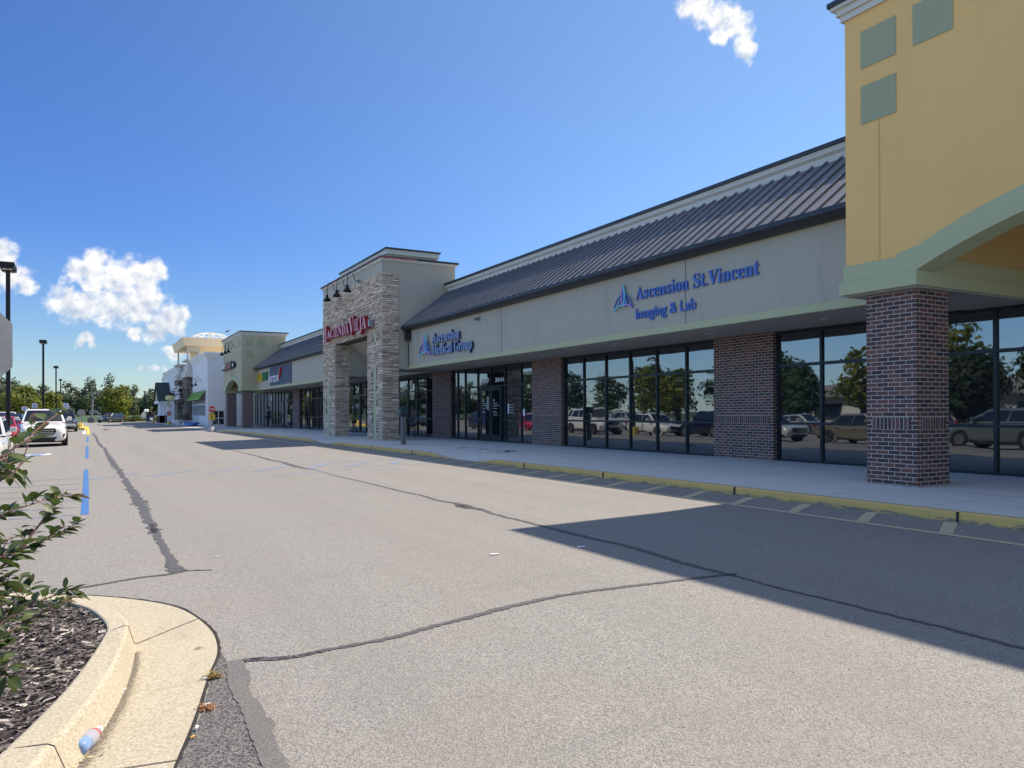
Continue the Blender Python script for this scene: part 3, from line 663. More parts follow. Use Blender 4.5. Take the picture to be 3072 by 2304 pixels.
def door(parent,y0,y1,x=XG,h=2.36,pull=1,label=None):
    lo,hi=min(y0,y1),max(y0,y1); d=MB(); a,b=x-.072,x-.02
    d.box(a,b,lo+.01,lo+.13,SW+.012,h); d.box(a,b,hi-.13,hi-.01,SW+.012,h); d.box(a+.002,b,lo+.13,hi-.13,h-.15,h); d.box(a+.002,b,lo+.13,hi-.13,SW+.012,SW+.27)
    o=obj('door',d,M_FRAME,parent,bevel=.004,label=label)
    obj('pane',MB().box(x-.05,x-.04,lo+.12,hi-.12,SW+.25,h-.13),M_GLASS,o)
    yy=lo+.09 if pull>0 else hi-.09
    obj('handle',MB().tube([(a-.002,yy,1.32),(a-.07,yy,1.32),(a-.07,yy,1.02),(a-.002,yy,1.02)],.012).tube([(a-.02,lo+.13,1.10),(a-.045,lo+.16,1.10),(a-.045,hi-.16,1.10),(a-.02,hi-.13,1.10)],.010),M_BLACK,o)
    return o
def pier(parent,y0,y1,x0=14.40,x1=14.75,m=M_BRICK,z1=3.226):
    lo,hi=min(y0,y1),max(y0,y1)
    b=obj('brick_pier',MB().box(x0,x1,lo,hi,.05,z1),m,parent)
    s=MB(); s.box(x0-.012,x0-.001,lo+.12,hi-.12,1.005,1.21); me=obj('soldier_course',s,M_SOLD,b); swap_uv(me)
    return b
def swap_uv(o):
    uv=o.data.uv_layers['UVMap'].data
    for q in uv: a,b=q.uv; q.uv=(b-1.005-.001,a)
# --- medical building ---
MED=thing('medical_building','long grey stucco shop building with dark metal roof left of the yellow tower','building',(13,20,0))
canopy(MED,8.36,31.52)
obj_each('control_joint',MB().box(12.303,12.309,13.66,13.68,3.24,4.90).box(12.303,12.309,22.82,22.84,3.24,4.90),mat('fascia joint grey',(.15,.15,.14),.9),MED)  # thin darker strips along the control joints
dl=MB()
for y in (10.6,13.9,17.8,21.8,26.5,30): dl.lathe([(.10,0),(.10,.006),(.075,.008),(.07,.004)],(13.3,y,3.215),14)
obj_each('recessed_light',dl,mat('light trim ring',(.75,.75,.72),.4),MED)
bay(MED,1.0,12.93,[11.66,10.40,9.13,7.87,6.6,5.35,4.1,2.85],label='wide storefront window behind the near brick pillar')
pier(MED,12.95,14.93)
bay(MED,14.95,22.34,[21.13,19.88,18.64,17.38,16.12],label='six bay storefront window between two brick piers')
pier(MED,22.36,24.35)
bay(MED,24.37,31.69,[25.36,26.63,29.08,30.32,31.1,27.87],doors=((26.9,28.86),),label='storefront window with the double entrance door under numbers 3037 and 3041')
door(MED,26.92,27.86,pull=-1); door(MED,27.88,28.84,pull=1)
pier(MED,31.71,33.70)
bay(MED,33.72,38.6,[34.69,35.93,37.15],doors=((37.2,38.5),),label='dark storefront window behind the iron chairs')
door(MED,37.22,38.4)
# raised number and door writing, white vinyl on the glass
M_VINYL=mat('white vinyl',(.80,.82,.84),.5)
for tx,ya_,yb_ in (('3037',28.79,28.05),('3041',27.54,26.80),('3035',37.99,37.45)):
    q=MB(); letters(q,tx,ya_,yb_,2.55,2.73,XG-.020,.004,bold=.03); obj('door_number',q,M_VINYL,MED)
X=XG-.056
def vrow(t,yl,yr,*a,**k):
    ws=t.split(' '); tot=len(t); pos=0
    for w_ in ws:
        q=MB(); letters(q,w_,yl+(yr-yl)*pos/tot,yl+(yr-yl)*(pos+len(w_))/tot,*a,**k); obj('door_lettering',q,M_VINYL,MED); pos+=len(w_)+1
def lines(yl,rows):
    for s,w,z,h in rows: vrow(s,yl,yl-w,z,z+h,X,.003,res=2)
vrow('A',28.63,28.49,1.76,1.88,X,.003,mathbold=True,res=2); vrow('A',27.64,27.50,1.76,1.88,X,.003,mathbold=True,res=2)
lines(28.63,[('Ascension',.35,1.67,.045),('St. Vincent',.38,1.58,.05),('Anderson',.30,1.47,.045),('Pendleton',.26,1.36,.035),('Imaging Lab',.34,1.29,.035),('Hours',.1,1.15,.02),('Monday to Friday 8 to 5',.5,1.10,.02)])
lines(27.64,[('Ascension',.36,1.67,.045),('Medical Group',.50,1.57,.05),('St. Vincent',.32,1.46,.045),('Pendleton',.28,1.34,.035),('Primary Care',.36,1.27,.035),('Specialty Care',.40,1.19,.035)])
X=XG-.018
for z in (1.61,1.51,1.41,1.31):
    obj('door_symbol',MB().lathe([(.055,0),(.055,.003)],(X,26.42,z),12,axis=0),M_VINYL,MED); vrow('Services',26.32,25.98,z-.02,z+.02,X,.003,res=2)
pp=MB().box(XG-.060,XG-.056,28.02,28.22,1.42,1.98); obj('paper_notice',pp,mat('faded paper',(.30,.32,.33),.7),MED)
pp=MB().box(XG-.020,XG-.014,25.12,25.26,1.18,1.44); obj('white_notice',pp,M_SWHITE,MED)
sc=MB().box(12.18,12.30,24.45,24.55,4.62,4.74).tube([(12.18,24.5,4.68),(12.10,24.5,4.64)],.05); tag(obj('security_camera',sc,M_GALV),'small pale security camera under the gutter of the grey fascia','camera')
dn=MB().box(12.06,12.30,31.10,31.32,4.45,4.90).tube([(12.24,31.35,4.5),(12.28,31.4,4.2),(12.28,31.4,3.3)],.02); obj('downspout',dn,M_CAP,MED)

# --- yellow / beige brick-legged entry towers ---
def entry_tower(name,label,yn,col,inner,sq=True):
    """yn: the near... far corner y nearest the grey fascia; the tower runs from yn-9.65 to yn (near one) or yn to yn+9.65"""
    s=1 if name=='far' else -1
    T=thing('entry_tower',label,'building',(11.5,yn+s*4.85,0))
    Y=lambda t: yn+s*t        # t = distance from the visible corner along the front
    x0,x1=11.05,14.58
    zc,zt=3.46,7.80
    c=4.86; half=3.60
    # arch curve
    rise=.80; Rr=(half*half+rise*rise)/(2*rise); arc=[(c+half*math.sin(a),zc+ (Rr*math.cos(math.asin(half*math.sin(a)/Rr))-(Rr-rise))) for a in [ -math.pi/2+math.pi*i/20 for i in range(21)]]
    a_in=[(t,z) for t,z in arc]
    front=[(0,3.70),(0,zt),(9.7,zt),(9.7,3.70)]
    # front wall as strips around the arch
    w=MB(); ts=sorted(set([0,1.26]+[t for t,z in a_in]+[8.46,9.7]))
    def under(t):
        if t<=c-half or t>=c+half: return 3.70
        return np.interp(t,[q[0] for q in a_in],[q[1] for q in a_in])+.30
    for i in range(len(ts)-1):
        a,b=ts[i],ts[i+1]
        za,zb=(under(a+1e-6),under(b-1e-6))
        ya,yb=Y(a),Y(b); w.add([(x0,ya,za),(x0,yb,zb),(x0,yb,zt),(x0,ya,zt),(x0+.42,ya,za),(x0+.42,yb,zb),(x0+.42,yb,zt),(x0+.42,ya,zt)],[(0,1,2,3),(7,6,5,4),(0,4,5,1),(3,2,6,7)]+([(0,3,7,4)] if i==0 else [])+([(1,5,6,2)] if i==len(ts)-2 else []))
    for lo,hi in ((0,1.26),(8.46,9.7)): w.box(x0+.42,x1,Y(lo),Y(hi),3.70,zt)
    w.box(x0+.42,x1,Y(1.26),Y(8.46),5.0,zt)
    # near/far side faces are the block ends
    obj('wall',w,col,T)
    # green arch band
    g=MB(); xf=x0-.03
    pts_o=[(t,z+.34 if c-half<t<c+half else z) for t,z in a_in]
    po=[(.9,3.74)]+[(t,min(zz+.36,9)) for t,zz in a_in][1:-1]+[(8.8,3.74)]
    inn=[(c-half,zc)]+a_in[1:-1]+[(c+half,zc)]
    n=len(inn)
    for i in range(n-1):
        (ta,za),(tb,zb)=inn[i],inn[i+1]; (tc,zc1),(td,zd)=po[i],po[i+1]
        vs=[(xf,Y(ta),za),(xf,Y(tb),zb),(xf,Y(td),zd),(xf,Y(tc),zc1)]; vb=[(x0+.43,q[1],q[2]) for q in vs]
        g.add(vs+vb,[(0,1,2,3),(7,6,5,4),(0,4,5,1),(1,5,6,2),(2,6,7,3),(3,7,4,0)])
    obj('arch_band',g,M_GREEN,T)
    gb=MB()
    for lo,hi in ((-.03,c-half+.0),(c+half,9.73)):
        gb.box(x0-.035,x1+.0,Y(lo),Y(hi),3.44,3.71); gb.box(x0-.085,x1+.0,Y(lo-.05 if lo<1 else lo-.02),Y(hi+.02 if lo<1 else hi+.05),3.226,3.44)
    obj_each('base_beam',gb,M_GREEN,T,bevel=.006)
    obj('keystone',MB().box(x0-.06,x0+.1,Y(c-.16),Y(c+.16),4.20,4.90),M_GREEN,T)
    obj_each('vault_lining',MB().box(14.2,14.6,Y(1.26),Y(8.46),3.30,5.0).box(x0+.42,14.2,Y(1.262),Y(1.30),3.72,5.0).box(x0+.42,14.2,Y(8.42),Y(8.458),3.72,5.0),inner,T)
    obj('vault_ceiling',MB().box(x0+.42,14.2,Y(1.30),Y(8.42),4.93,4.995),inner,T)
    obj_each('soffit',MB().box(x0+.0,14.7,Y(-.02),Y(1.24),3.20,3.224).box(x0,14.7,Y(8.48),Y(9.7),3.20,3.224),M_SOFF,T)
    # cornice and cap
    cm=MB(); a0,a1=(min(Y(0),Y(9.7)),max(Y(0),Y(9.7)))
    for k,(e,z0,z1) in enumerate(((.05,7.80,7.90),(.10,7.90,8.00),(.16,8.00,8.06))): cm.box(x0-e,x1+.02+e,a0-e,a1+e,z0,z1)
    obj('cornice',cm,M_MOLD,T); obj('cap',MB().box(x0-.20,x1+.24,a0-.20,a1+.20,8.062,8.14),M_CAP,T)
    # pillars
    for t0,t1 in ((.27,1.14),(8.56,9.43)):
        p=obj('brick_pillar',MB().box(11.19,12.02,Y(t0),Y(t1),.05,3.20),M_BRICK,T)
        sc=MB(); lo,hi=sorted((Y(t0),Y(t1))); sc.box(11.178,11.189,lo+.11,hi-.11,1.005,1.21); sc.box(11.30,11.91,lo-.012,lo-.001,1.005,1.21); sc.box(11.30,11.91,hi+.001,hi+.012,1.005,1.21)
        swap_uv(obj('soldier_course',sc,M_SOLD,p))
    # square tiles
    sqs=MB()
    def fr(t0,t1,z0,z1): sqs.box(x0-.014,x0+.01,Y(t0),Y(t1),z0,z1)
    for q in ((.30,.92,5.98,6.60),(.30,.92,6.89,7.50),(1.20,1.82,6.89,7.52),(7.88,8.5,6.89,7.52),(8.78,9.4,6.89,7.5),(8.78,9.4,5.98,6.6)): fr(*q)
    yy=Y(0)
    for q in ((11.33,11.97,6.89,7.50),(12.28,12.92,6.89,7.50),(11.33,11.97,5.96,6.56)): sqs.box(q[0],q[1],yy-s*.014,yy+s*.01,q[2],q[3])
    obj_each('square_tile',sqs,M_TILE,T,bevel=.004)
    obj('stucco_joint',MB().box(x0-.005,x0+.002,Y(.62)-.012,Y(.62)+.012,3.72,5.97),mat('joint line '+name,tuple(q*.80 for q in ((.80,.50,.16) if name!='far' else (.47,.42,.27))),.9),T)
    return T
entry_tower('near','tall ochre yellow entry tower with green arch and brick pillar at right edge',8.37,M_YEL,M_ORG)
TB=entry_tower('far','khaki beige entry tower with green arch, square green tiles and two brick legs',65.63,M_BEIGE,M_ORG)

# --- stone entry tower ---
ST=thing('stone_tower','tan ledge stone entry tower with grey stucco top in the middle of the shop row','building',(12,36,0))
def stones(mb,fn,u0,u1,z0,z1,seed,skip=None,hs=(.05,.13),ls=(.16,.62),dp=.05):
    """irregular stacked ledge stones; fn(u,depth,z) gives the point"""
    r=random.Random(seed); z=z0
    while z<z1-.02:
        h=min(r.uniform(*hs),z1-z); u=u0-r.uniform(0,.1)
        if z1-z-h<.04: h=z1-z
        while u<u1-.005:
            l=r.uniform(*ls); a,b=max(u,u0),min(u+l,u1); u+=l
            if b-a<.02: continue
            sub=[(z,z+h)] if h<.09 or r.random()<.6 else [(z,z+h*.5),(z+h*.5,z+h)]
            for q0,q1 in sub:
                if skip and skip((a+b)/2,(q0+q1)/2,(b-a)/2): continue
                d=r.uniform(.012,dp); g=.0045; j=[r.uniform(-.006,.006) for _ in range(8)]; c=min(.014,(q1-q0)*.2)
                vs=[fn(a+g,0,q0+g),fn(b-g,0,q0+g),fn(b-g,0,q1-g),fn(a+g,0,q1-g),
                    fn(a+g+c,d+j[0],q0+g+c+j[4]*.5),fn(b-g-c,d+j[1],q0+g+c+j[5]*.5),fn(b-g-c,d+j[2],q1-g-c+j[6]*.5),fn(a+g+c,d+j[3],q1-g-c+j[7]*.5)]
                mb.add(vs,[(4,5,6,7),(0,1,5,4),(1,2,6,5),(2,3,7,6),(3,0,4,7)],min(1,max(0,r.gauss(.55,.22))))
        z+=h
PX0,PX1=11.12,11.88
yR0,yR1,yL0,yL1=31.52,33.48,38.78,40.95
opz=4.84
backm=mat('dark stone joint',(.10,.085,.07),.95)
core=MB(); core.box(PX0+.01,PX1-.02,yR0+.01,yR1-.01,.1,7.42); core.box(PX0+.01,PX1-.02,yL0+.01,yL1-.01,.1,7.42); core.box(PX0+.01,PX1-.02,yR1-.01,yL0+.01,opz+.01,7.42)
obj('stone_backing',core,backm,ST)
sm=MB()
gs=[(32.28,32.72,SW,3.42),(32.22,32.64,4.40,4.86),(39.74,40.22,SW,3.42),(39.74,40.16,4.40,4.80)]
def skp(u,z,hl): 
    if yR1<u+hl and u-hl<yL0 and z<opz: 
        return yR1<u<yL0
    return any(a-.02<u<b+.02 and c<z<d for a,b,c,d in gs)
for lo,hi,z0,z1,sd in ((yR0,yR1,SW,opz,1),(yL0,yL1,SW,opz,2),(yR0,yL1,opz,7.42,3)):
    stones(sm,lambda u,d,z:(PX0-d,u,z),lo,hi,z0,z1,sd,skp)
stones(sm,lambda u,d,z:(u,yR0-d,z),PX0-.02,PX1,SW,7.42,4)
stones(sm,lambda u,d,z:(u,yL1+d,z),PX0-.02,PX1,SW,7.42,5)
stones(sm,lambda u,d,z:(u,yL0-d,z),PX0,PX1,SW,opz,6)
stones(sm,lambda u,d,z:(u,yR1+d,z),PX0,PX1,SW,opz,7)
obj('stone_veneer',sm,M_STONE,ST,fixn=True)
g=MB()
for a,b,c,d in gs: g.box(PX0-.012,PX0+.02,a+.02,b-.02,c,d)
obj_each('inset_panel',g,M_GREEN,ST)
bx=MB(); bx.box(PX0+.0,14.60,yR0+.0,yL1,7.42,8.02); bx.box(PX1,14.60,yR0,yR0+.3,3.23,7.42); bx.box(PX1,14.60,yL1-.3,yL1,3.23,7.42)
obj('wall',bx,M_GREY,ST)
obj('moulding',MB().box(PX0-.05,14.65,yR0-.05,yL1+.05,7.93,8.03).box(PX0-.08,14.68,yR0-.08,yL1+.08,7.97,8.035),M_MOLD,ST)
obj('cap',MB().box(PX0-.12,14.74,yR0-.12,yL1+.12,8.04,8.12),M_CAP,ST)
ub=MB().box(11.85,14.3,32.85,40.0,8.1,8.70); obj('upper_box',ub,M_GREY,ST)
obj('upper_moulding',MB().box(11.78,14.37,32.78,40.07,8.52,8.74),M_MOLD,ST); obj('upper_cap',MB().box(11.72,14.43,32.72,40.13,8.742,8.81),M_CAP,ST)
obj('red_light_strip',MB().tube([(PX0-.14,yL1+.1,8.07),(PX0-.14,yR0-.14,8.07),(11.5,yR0-.14,8.05),(12.0,yR0-.15,8.02),(12.35,yR0-.14,8.05),(12.7,yR0-.14,8.03)],.011,6),mat('red light strip',(.55,.04,.05),.4),ST)
vl=MB()  # sloping stucco vault behind the opening
vl.add([(PX1,yR1+.02,opz),(PX1,yL0-.02,opz),(14.0,yL0-.02,3.26),(14.0,yR1+.02,3.26),(PX1,yR1+.02,opz+.2),(PX1,yL0-.02,opz+.2),(14.0,yL0-.02,3.5),(14.0,yR1+.02,3.5)],[(0,1,2,3),(7,6,5,4),(0,4,5,1),(1,5,6,2),(2,6,7,3),(3,7,4,0)])
vl.add([(PX1,yL0-.015,opz),(PX1,yL0-.015,3.25),(14.0,yL0-.015,3.25)],[(0,1,2)]); vl.add([(PX1,yR1+.015,opz),(PX1,yR1+.015,3.25),(14.0,yR1+.015,3.25)],[(0,1,2)])
obj('vault',vl,M_GREY,ST); obj_each('soffit',MB().box(13.9,14.7,31.54,40.9,3.222,3.27).box(PX1,13.9,31.54,yR1+.01,3.222,3.25).box(PX1,13.9,yL0-.01,40.9,3.222,3.25),M_SOFF,ST)
bay(ST,38.62,40.4,[39.5],label='storefront window behind the left stone leg')
bay(ST,40.42,50.95,[41.6,42.8,44.03,45.15,46.5,47.69,48.9],doors=((45.2,46.5),),label='storefront window with a single door seen through the stone tower opening')
door(ST,45.22,46.48)
obj('wall_number',(lambda m:(letters(m,'3033',45.98,45.42,2.55,2.73,XG-.06,.004,bold=.03),m)[1])(MB()),M_VINYL,ST)
obj('rear_wall',MB().box(14.62,24,31.52,40.95,0,6.9),M_GREY,ST)

# --- far shop section with sandwich and phone signs ---
SB=thing('sandwich_phone_building','grey shop building with dark roof between the stone tower and the beige tower','building',(13,53,0))
canopy(SB,40.97,65.60)
pier(SB,50.97,52.9); pier(SB,60.2,62.35)
bay(SB,52.92,60.18,[53.85,54.8,56.2,57.4,58.75],doors=((57.45,58.7),),label='storefront window right of the plain brick pier'); door(SB,57.47,58.68)
bay(SB,62.37,79.0,[63.54,65.9,67.1,68.2,69.4,70.7,73.1,74.5,76.0,77.7],doors=((65.95,67.05),),label='long storefront window where a person stands',fw=.07); door(SB,65.97,67.03)
obj_each('paper_notice',MB().box(XG-.03,XG-.02,63.2,63.6,1.7,2.0).box(XG-.03,XG-.02,70.9,71.4,2.45,2.85).box(XG-.03,XG-.02,57.6,58.0,2.6,2.95),M_SWHITE,SB)
obj('rear_wall',MB().box(14.62,24,65.6,82.4,0,6.6),M_GREY,SB)
obj('sign_panel',MB().box(12.28,12.308,53.40,60.62,3.44,4.86),M_PANEL,SB)

# ------------------------------------------------------------------ shop signs
M_LBLUE=mat('blue letter face',(.055,.13,.42),.4); M_LSIDE=mat('dark blue letter side',(.03,.05,.12),.5)
M_LGRY=mat('grey blue letter face',(.20,.27,.46),.4)
def logo(parent,yc,z0,z1,halfw,x):
    """three interlaced pointed loops round a serif A"""
    h=z1-z0
    def P(a,b): return (x,yc-a*halfw,z0+b*h)
    def arc(p,q,bul,n=14):
        p=np.array(p);q=np.array(q); d=q-p; nn=np.array([-d[1],d[0]]); return [tuple(p+d*t+nn*bul*4*t*(1-t)) for t in [i/n for i in range(n+1)]]
    A=(-.98,.0);B=(0,1.0);C=(.98,.0)
    cols=((.16,.62,.60),(.50,.25,.60),(.05,.12,.40))
    segs=[(arc(B,(.02,.13),.20)+arc((.02,.13),A,-.10)[1:],0),(arc(B,(-.02,.13),-.20)+arc((-.02,.13),C,.10)[1:],1),(arc(A,(0,.56),.17)+arc((0,.56),C,.17)[1:],2)]
    for k,(pts,c) in enumerate(segs):
        m=MB(); r=halfw*.055
        m.tube([P(a,b) if k!=0 else (x-.006,)+P(a,b)[1:] for a,b in pts],r,6)
        obj('loop',m,mat(('teal','violet','blue')[c]+' logo loop',cols[c],.4),parent)
    m=MB(); letters(m,'A',yc+halfw*.62,yc-halfw*.62,z0+.13*h,z0+.80*h,x-.01,.03,mathbold=True); obj('logo_letter',m,M_LBLUE,parent)
def sign(name,label,loc): return thing(name,label,'sign',loc)
def word(parent,material,*a,**k):
    q=MB(); letters(q,*a,**k); return obj('word',q,material,parent)
s1=sign('wall_sign','blue letters Ascension St.Vincent Imaging & Lab with loop logo on grey fascia',(12.25,14,3.7))
word(s1,M_LBLUE,'Ascension',15.50,13.55,4.17,4.49,12.265,.04,mathbold=True,bold=.0); word(s1,M_LBLUE,'St.Vincent',13.38,11.40,4.17,4.50,12.265,.04,mathbold=True,bold=.0)
word(s1,M_LBLUE,'Imaging & Lab',15.50,13.30,3.60,3.95,12.265,.04,bold=.010)
logo(s1,16.0,3.99,4.65,.40,12.25)
s2=sign('wall_sign','grey blue letters Ascension Medical Group with loop logo beside the stone tower',(12.25,27,3.6))
for tx,ya_,yb_,za_,zb_ in (('Ascension',28.57,26.01,4.11,4.52),('Medical Group',28.58,24.93,3.52,4.06)):
    o_=word(s2,M_LSIDE,tx,ya_,yb_,za_,zb_,12.211,.09,mathbold=True,bold=.0); o_.name='word'
    q=MB(); letters(q,tx,ya_,yb_,za_,zb_,12.19,.02,mathbold=True,bold=.0); obj('word_face',q,M_LGRY,o_)
logo(s2,29.25,3.66,4.56,.62,12.16)
s3=sign('wall_sign','red letters HACIENDA VIEJA on the stone tower above the opening',(10.9,36,5.2))
M_RF=mat('pale red letter face',(.70,.36,.40),.45); M_RS=mat('crimson letter side',(.34,.010,.025),.4)
for s,yl,yr,z0,z1 in (('H',39.82,39.28,5.07,5.83),('A',39.20,38.55,5.17,5.58),('C',38.50,38.02,5.16,5.59),('I',37.93,37.78,5.15,5.60),('E',37.66,37.25,5.14,5.60),('N',37.15,36.62,5.13,5.60),('D',36.52,36.02,5.12,5.61),('A',35.98,35.42,5.11,5.61),
                      ('V',35.36,34.66,5.00,5.82),('I',34.60,34.45,5.14,5.66),('E',34.34,33.93,5.14,5.66),('J',33.84,33.46,4.92,5.66),('A',33.44,32.82,5.11,5.68)):
    rs=MB(); letters(rs,s,yl+.015,yr-.015,z0-.02,z1+.02,10.833,.17,mathbold=True,bold=.008); o_=obj('letter',rs,M_RS,s3)
    rf=MB(); letters(rf,s,yl,yr,z0,z1,10.815,.016,mathbold=True,bold=-.006); obj('letter_face',rf,M_RF,o_)
obj('junction_box',MB().box(10.85,11.06,32.45,32.62,5.15,5.45),M_GALV,s3)
s4=sign('wall_sign','yellow and green letters SUBWAY on the grey fascia next to the beige tower',(12.25,63,3.9))
def faced(parent,t,yl,yr,z0,z1,x,dep,fm_,sm_,**k):
    q=MB(); letters(q,t,yl,yr,z0,z1,x+.012,dep,**k); o_=obj('word',q,sm_,parent); q=MB(); letters(q,t,yl,yr,z0,z1,x,.011,**k); obj('word_face',q,fm_,o_); return o_
faced(s4,'SUB',65.35,63.38,3.88,4.58,12.20,.09,mat('sandwich yellow',(.90,.60,.03),.45),mat('dark sandwich yellow',(.38,.22,.01),.5),bold=.0)
faced(s4,'WAY',63.2,61.3,3.92,4.58,12.20,.09,mat('sandwich green',(.02,.30,.08),.45),mat('dark sandwich green',(.006,.09,.025),.5),bold=.0)
s5=sign('wall_sign','white letters verizon with red check mark on the dark blue panel',(12.2,58,3.6))
faced(s5,'verizon',60.75,57.15,3.68,4.36,12.20,.07,mat('white channel letters',(.80,.80,.80),.45),mat('grey letter side',(.20,.20,.22),.5),bold=.0)
m=MB(); m.prism([(57.05,4.02),(56.85,3.92),(56.35,4.62),(56.5,4.66),(56.87,4.12)],0,12.14,12.27); obj('check_mark',m,mat('red check',(.55,.03,.03),.4),s5)
s6=sign('wall_sign','white and red letters HAPPY DRAGON on the beige tower front',(10.9,71,5.4))
m=MB(); letters(m,'HAPPY',74.7,72.2,5.30,5.82,10.72,.012,bold=.02); obj('white_letters',m,mat('white channel letters',(.80,.80,.80),.45),s6)
m=MB(); letters(m,'DRAGON',71.9,69.35,5.29,5.80,10.72,.012,bold=.02); obj('red_letters',m,mat('dull red letters',(.42,.10,.09),.45),s6)
obj_each('sign_backing',MB().box(10.735,11.04,72.1,74.8,5.26,5.86).box(10.735,11.04,69.25,72.0,5.25,5.84).box(10.8,11.04,68.3,69.0,5.3,5.7),mat('dark sign can',(.03,.03,.03),.5),s6)
obj('white_disc',MB().box(10.78,10.80,68.42,68.85,5.38,5.62),M_SWHITE,s6)

# ------------------------------------------------------------------ gooseneck lamps
def gooseneck(label,y,z,x=11.05,arm=.95,group='gooseneck sign lamps'):
    t=thing('gooseneck_lamp',label,'lamp',(x,y,z),group)
    pts=[(x-.0,y,z),(x-.14,y,z+.0),(x-.21,y,z+.06),(x-.26,y,z+.26),(x-.36,y,z+.40),(x-.48,y,z+.36),(x-.55,y,z+.14),(x-.57,y,z-.24)]
    obj('arm',MB().tube(smooth_line(pts,4),.018,7).lathe([(.07,0),(.07,.03)],(x-.03,y,z),12,axis=0),M_BLACK,t,smooth=True)
    obj('shade',MB().lathe([(.03,.06),(.055,.02),(.06,-.06),(.13,-.16),(.20,-.24),(.205,-.27),(.19,-.262),(.05,-.12)],(x-.57,y,z-.26),16),M_BLACK,t,smooth=True)
    return t
for y,w in ((34.5,'right hand'),(36.19,'middle'),(37.87,'left hand')):
    gooseneck('black gooseneck lamp above the red letters, %s one of three on the stone tower'%w,y,7.47)
for y,w in ((68.79,'right hand'),(70.62,'middle'),(72.44,'left hand')):
    gooseneck('black gooseneck lamp on the beige tower front, %s one of three'%w,y,7.08)
# ================================================================== FAR WHITE STORE
def on_x(px,py,x):
    d=ray(px,py); t=(x-EYE[0])/d[0]; p=EYE+d*t; return float(p[1]),float(p[2])
def on_y(px,py,y):
    d=ray(px,py); t=(y-EYE[1])/d[1]; p=EYE+d*t; return float(p[0]),float(p[2])
WX=10.56
WS=thing('white_store','off white and cream store with stone columns and green awning','building',(12,100,0))
obj_each('wall',MB().box(WX,24,82.5,96.6,0,6.95).box(WX,24,111.5,133.4,0,7.15).box(WX,24,133.4,137.2,0,6.9).box(12.4,24,96.6,111.5,0,7.1),M_WHITE,WS)
cm=MB()
for e,z0,z1 in ((.06,6.92,7.05),(.14,7.05,7.22),(.24,7.22,7.40),(.34,7.40,7.56)):
    cm.box(WX-e,24,82.5-e,96.9,z0,z1); cm.box(WX-e,24,111.4,132.6,z0+.15,z1+.15)
obj_each('cornice',cm,M_WTRIM,WS)
sg=MB()
for k,(a,z) in enumerate(((133.4,7.5),(134.2,7.35),(135.2,7.15),(136.0,7.3),(136.9,7.05))): sg.box(WX-.05,WX+.4,a-.5,a+.6,6.8,z)
obj('stepped_parapet',sg,M_WHITE,WS)
# window with green awning
wf=MB(); wf.box(WX-.05,WX+.02,83.65,94.6,1.02,1.12).box(WX-.05,WX+.02,83.65,94.6,2.26,2.36).box(WX-.05,WX+.02,83.65,94.6,3.4,3.55)
for i in range(12): y=83.7+i*.99; wf.box(WX-.055,WX+.02,y-.05,y+.05,1.03,3.5)
wn=obj('window',wf,M_WTRIM,WS,label='white framed window row under the green awning'); obj('pane',MB().box(WX-.02,WX-.01,83.65,94.6,1.05,3.5),M_GLASS,wn)
aw=MB(); aw.add([(WX-.03,83.65,3.72),(WX-.03,94.6,3.72),(WX-.70,94.6,2.83),(WX-.70,83.65,2.83),(WX-.03,83.65,3.68),(WX-.03,94.6,3.68),(WX-.70,94.6,2.78),(WX-.70,83.65,2.78)],[(0,1,2,3),(7,6,5,4),(0,4,5,1),(1,5,6,2),(2,6,7,3),(3,7,4,0)])
for i in range(12): y=83.67+i*.99; aw.add([(WX-.03,y-.03,3.73),(WX-.03,y+.03,3.73),(WX-.70,y+.03,2.84),(WX-.70,y-.03,2.84),(WX-.03,y-.03,3.79),(WX-.03,y+.03,3.79),(WX-.70,y+.03,2.90),(WX-.70,y-.03,2.90)],[(4,5,6,7),(0,4,5,1),(1,5,6,2),(2,6,7,3),(3,7,4,0)])
obj('awning',aw,mat('lime green awning',(.22,.38,.06),.55,var=.1,vscale=2),WS)
ar=MB()
for y in (84,86.7,89.4,92,94.3): ar.tube([(WX-.01,y,3.98),(WX-.16,y,3.95),(WX-.30,y,3.5)],.02,5)
obj_each('awning_bracket',ar,M_GALV,WS)
dd=MB().box(11.0,11.07,82.43,82.49,.13,1.66).box(11.56,11.64,82.43,82.49,.13,1.66).box(12.13,12.2,82.43,82.49,.13,1.66).box(11.0,12.2,82.43,82.49,1.60,1.66).box(11.0,12.2,82.43,82.49,.82,.88).box(11.0,12.2,82.43,82.49,.13,.22)
dw=obj('door',dd,M_WTRIM,WS,label='low white framed dark side door'); obj('pane',MB().box(11.03,12.18,82.455,82.47,.15,1.62),M_GLASS,dw)
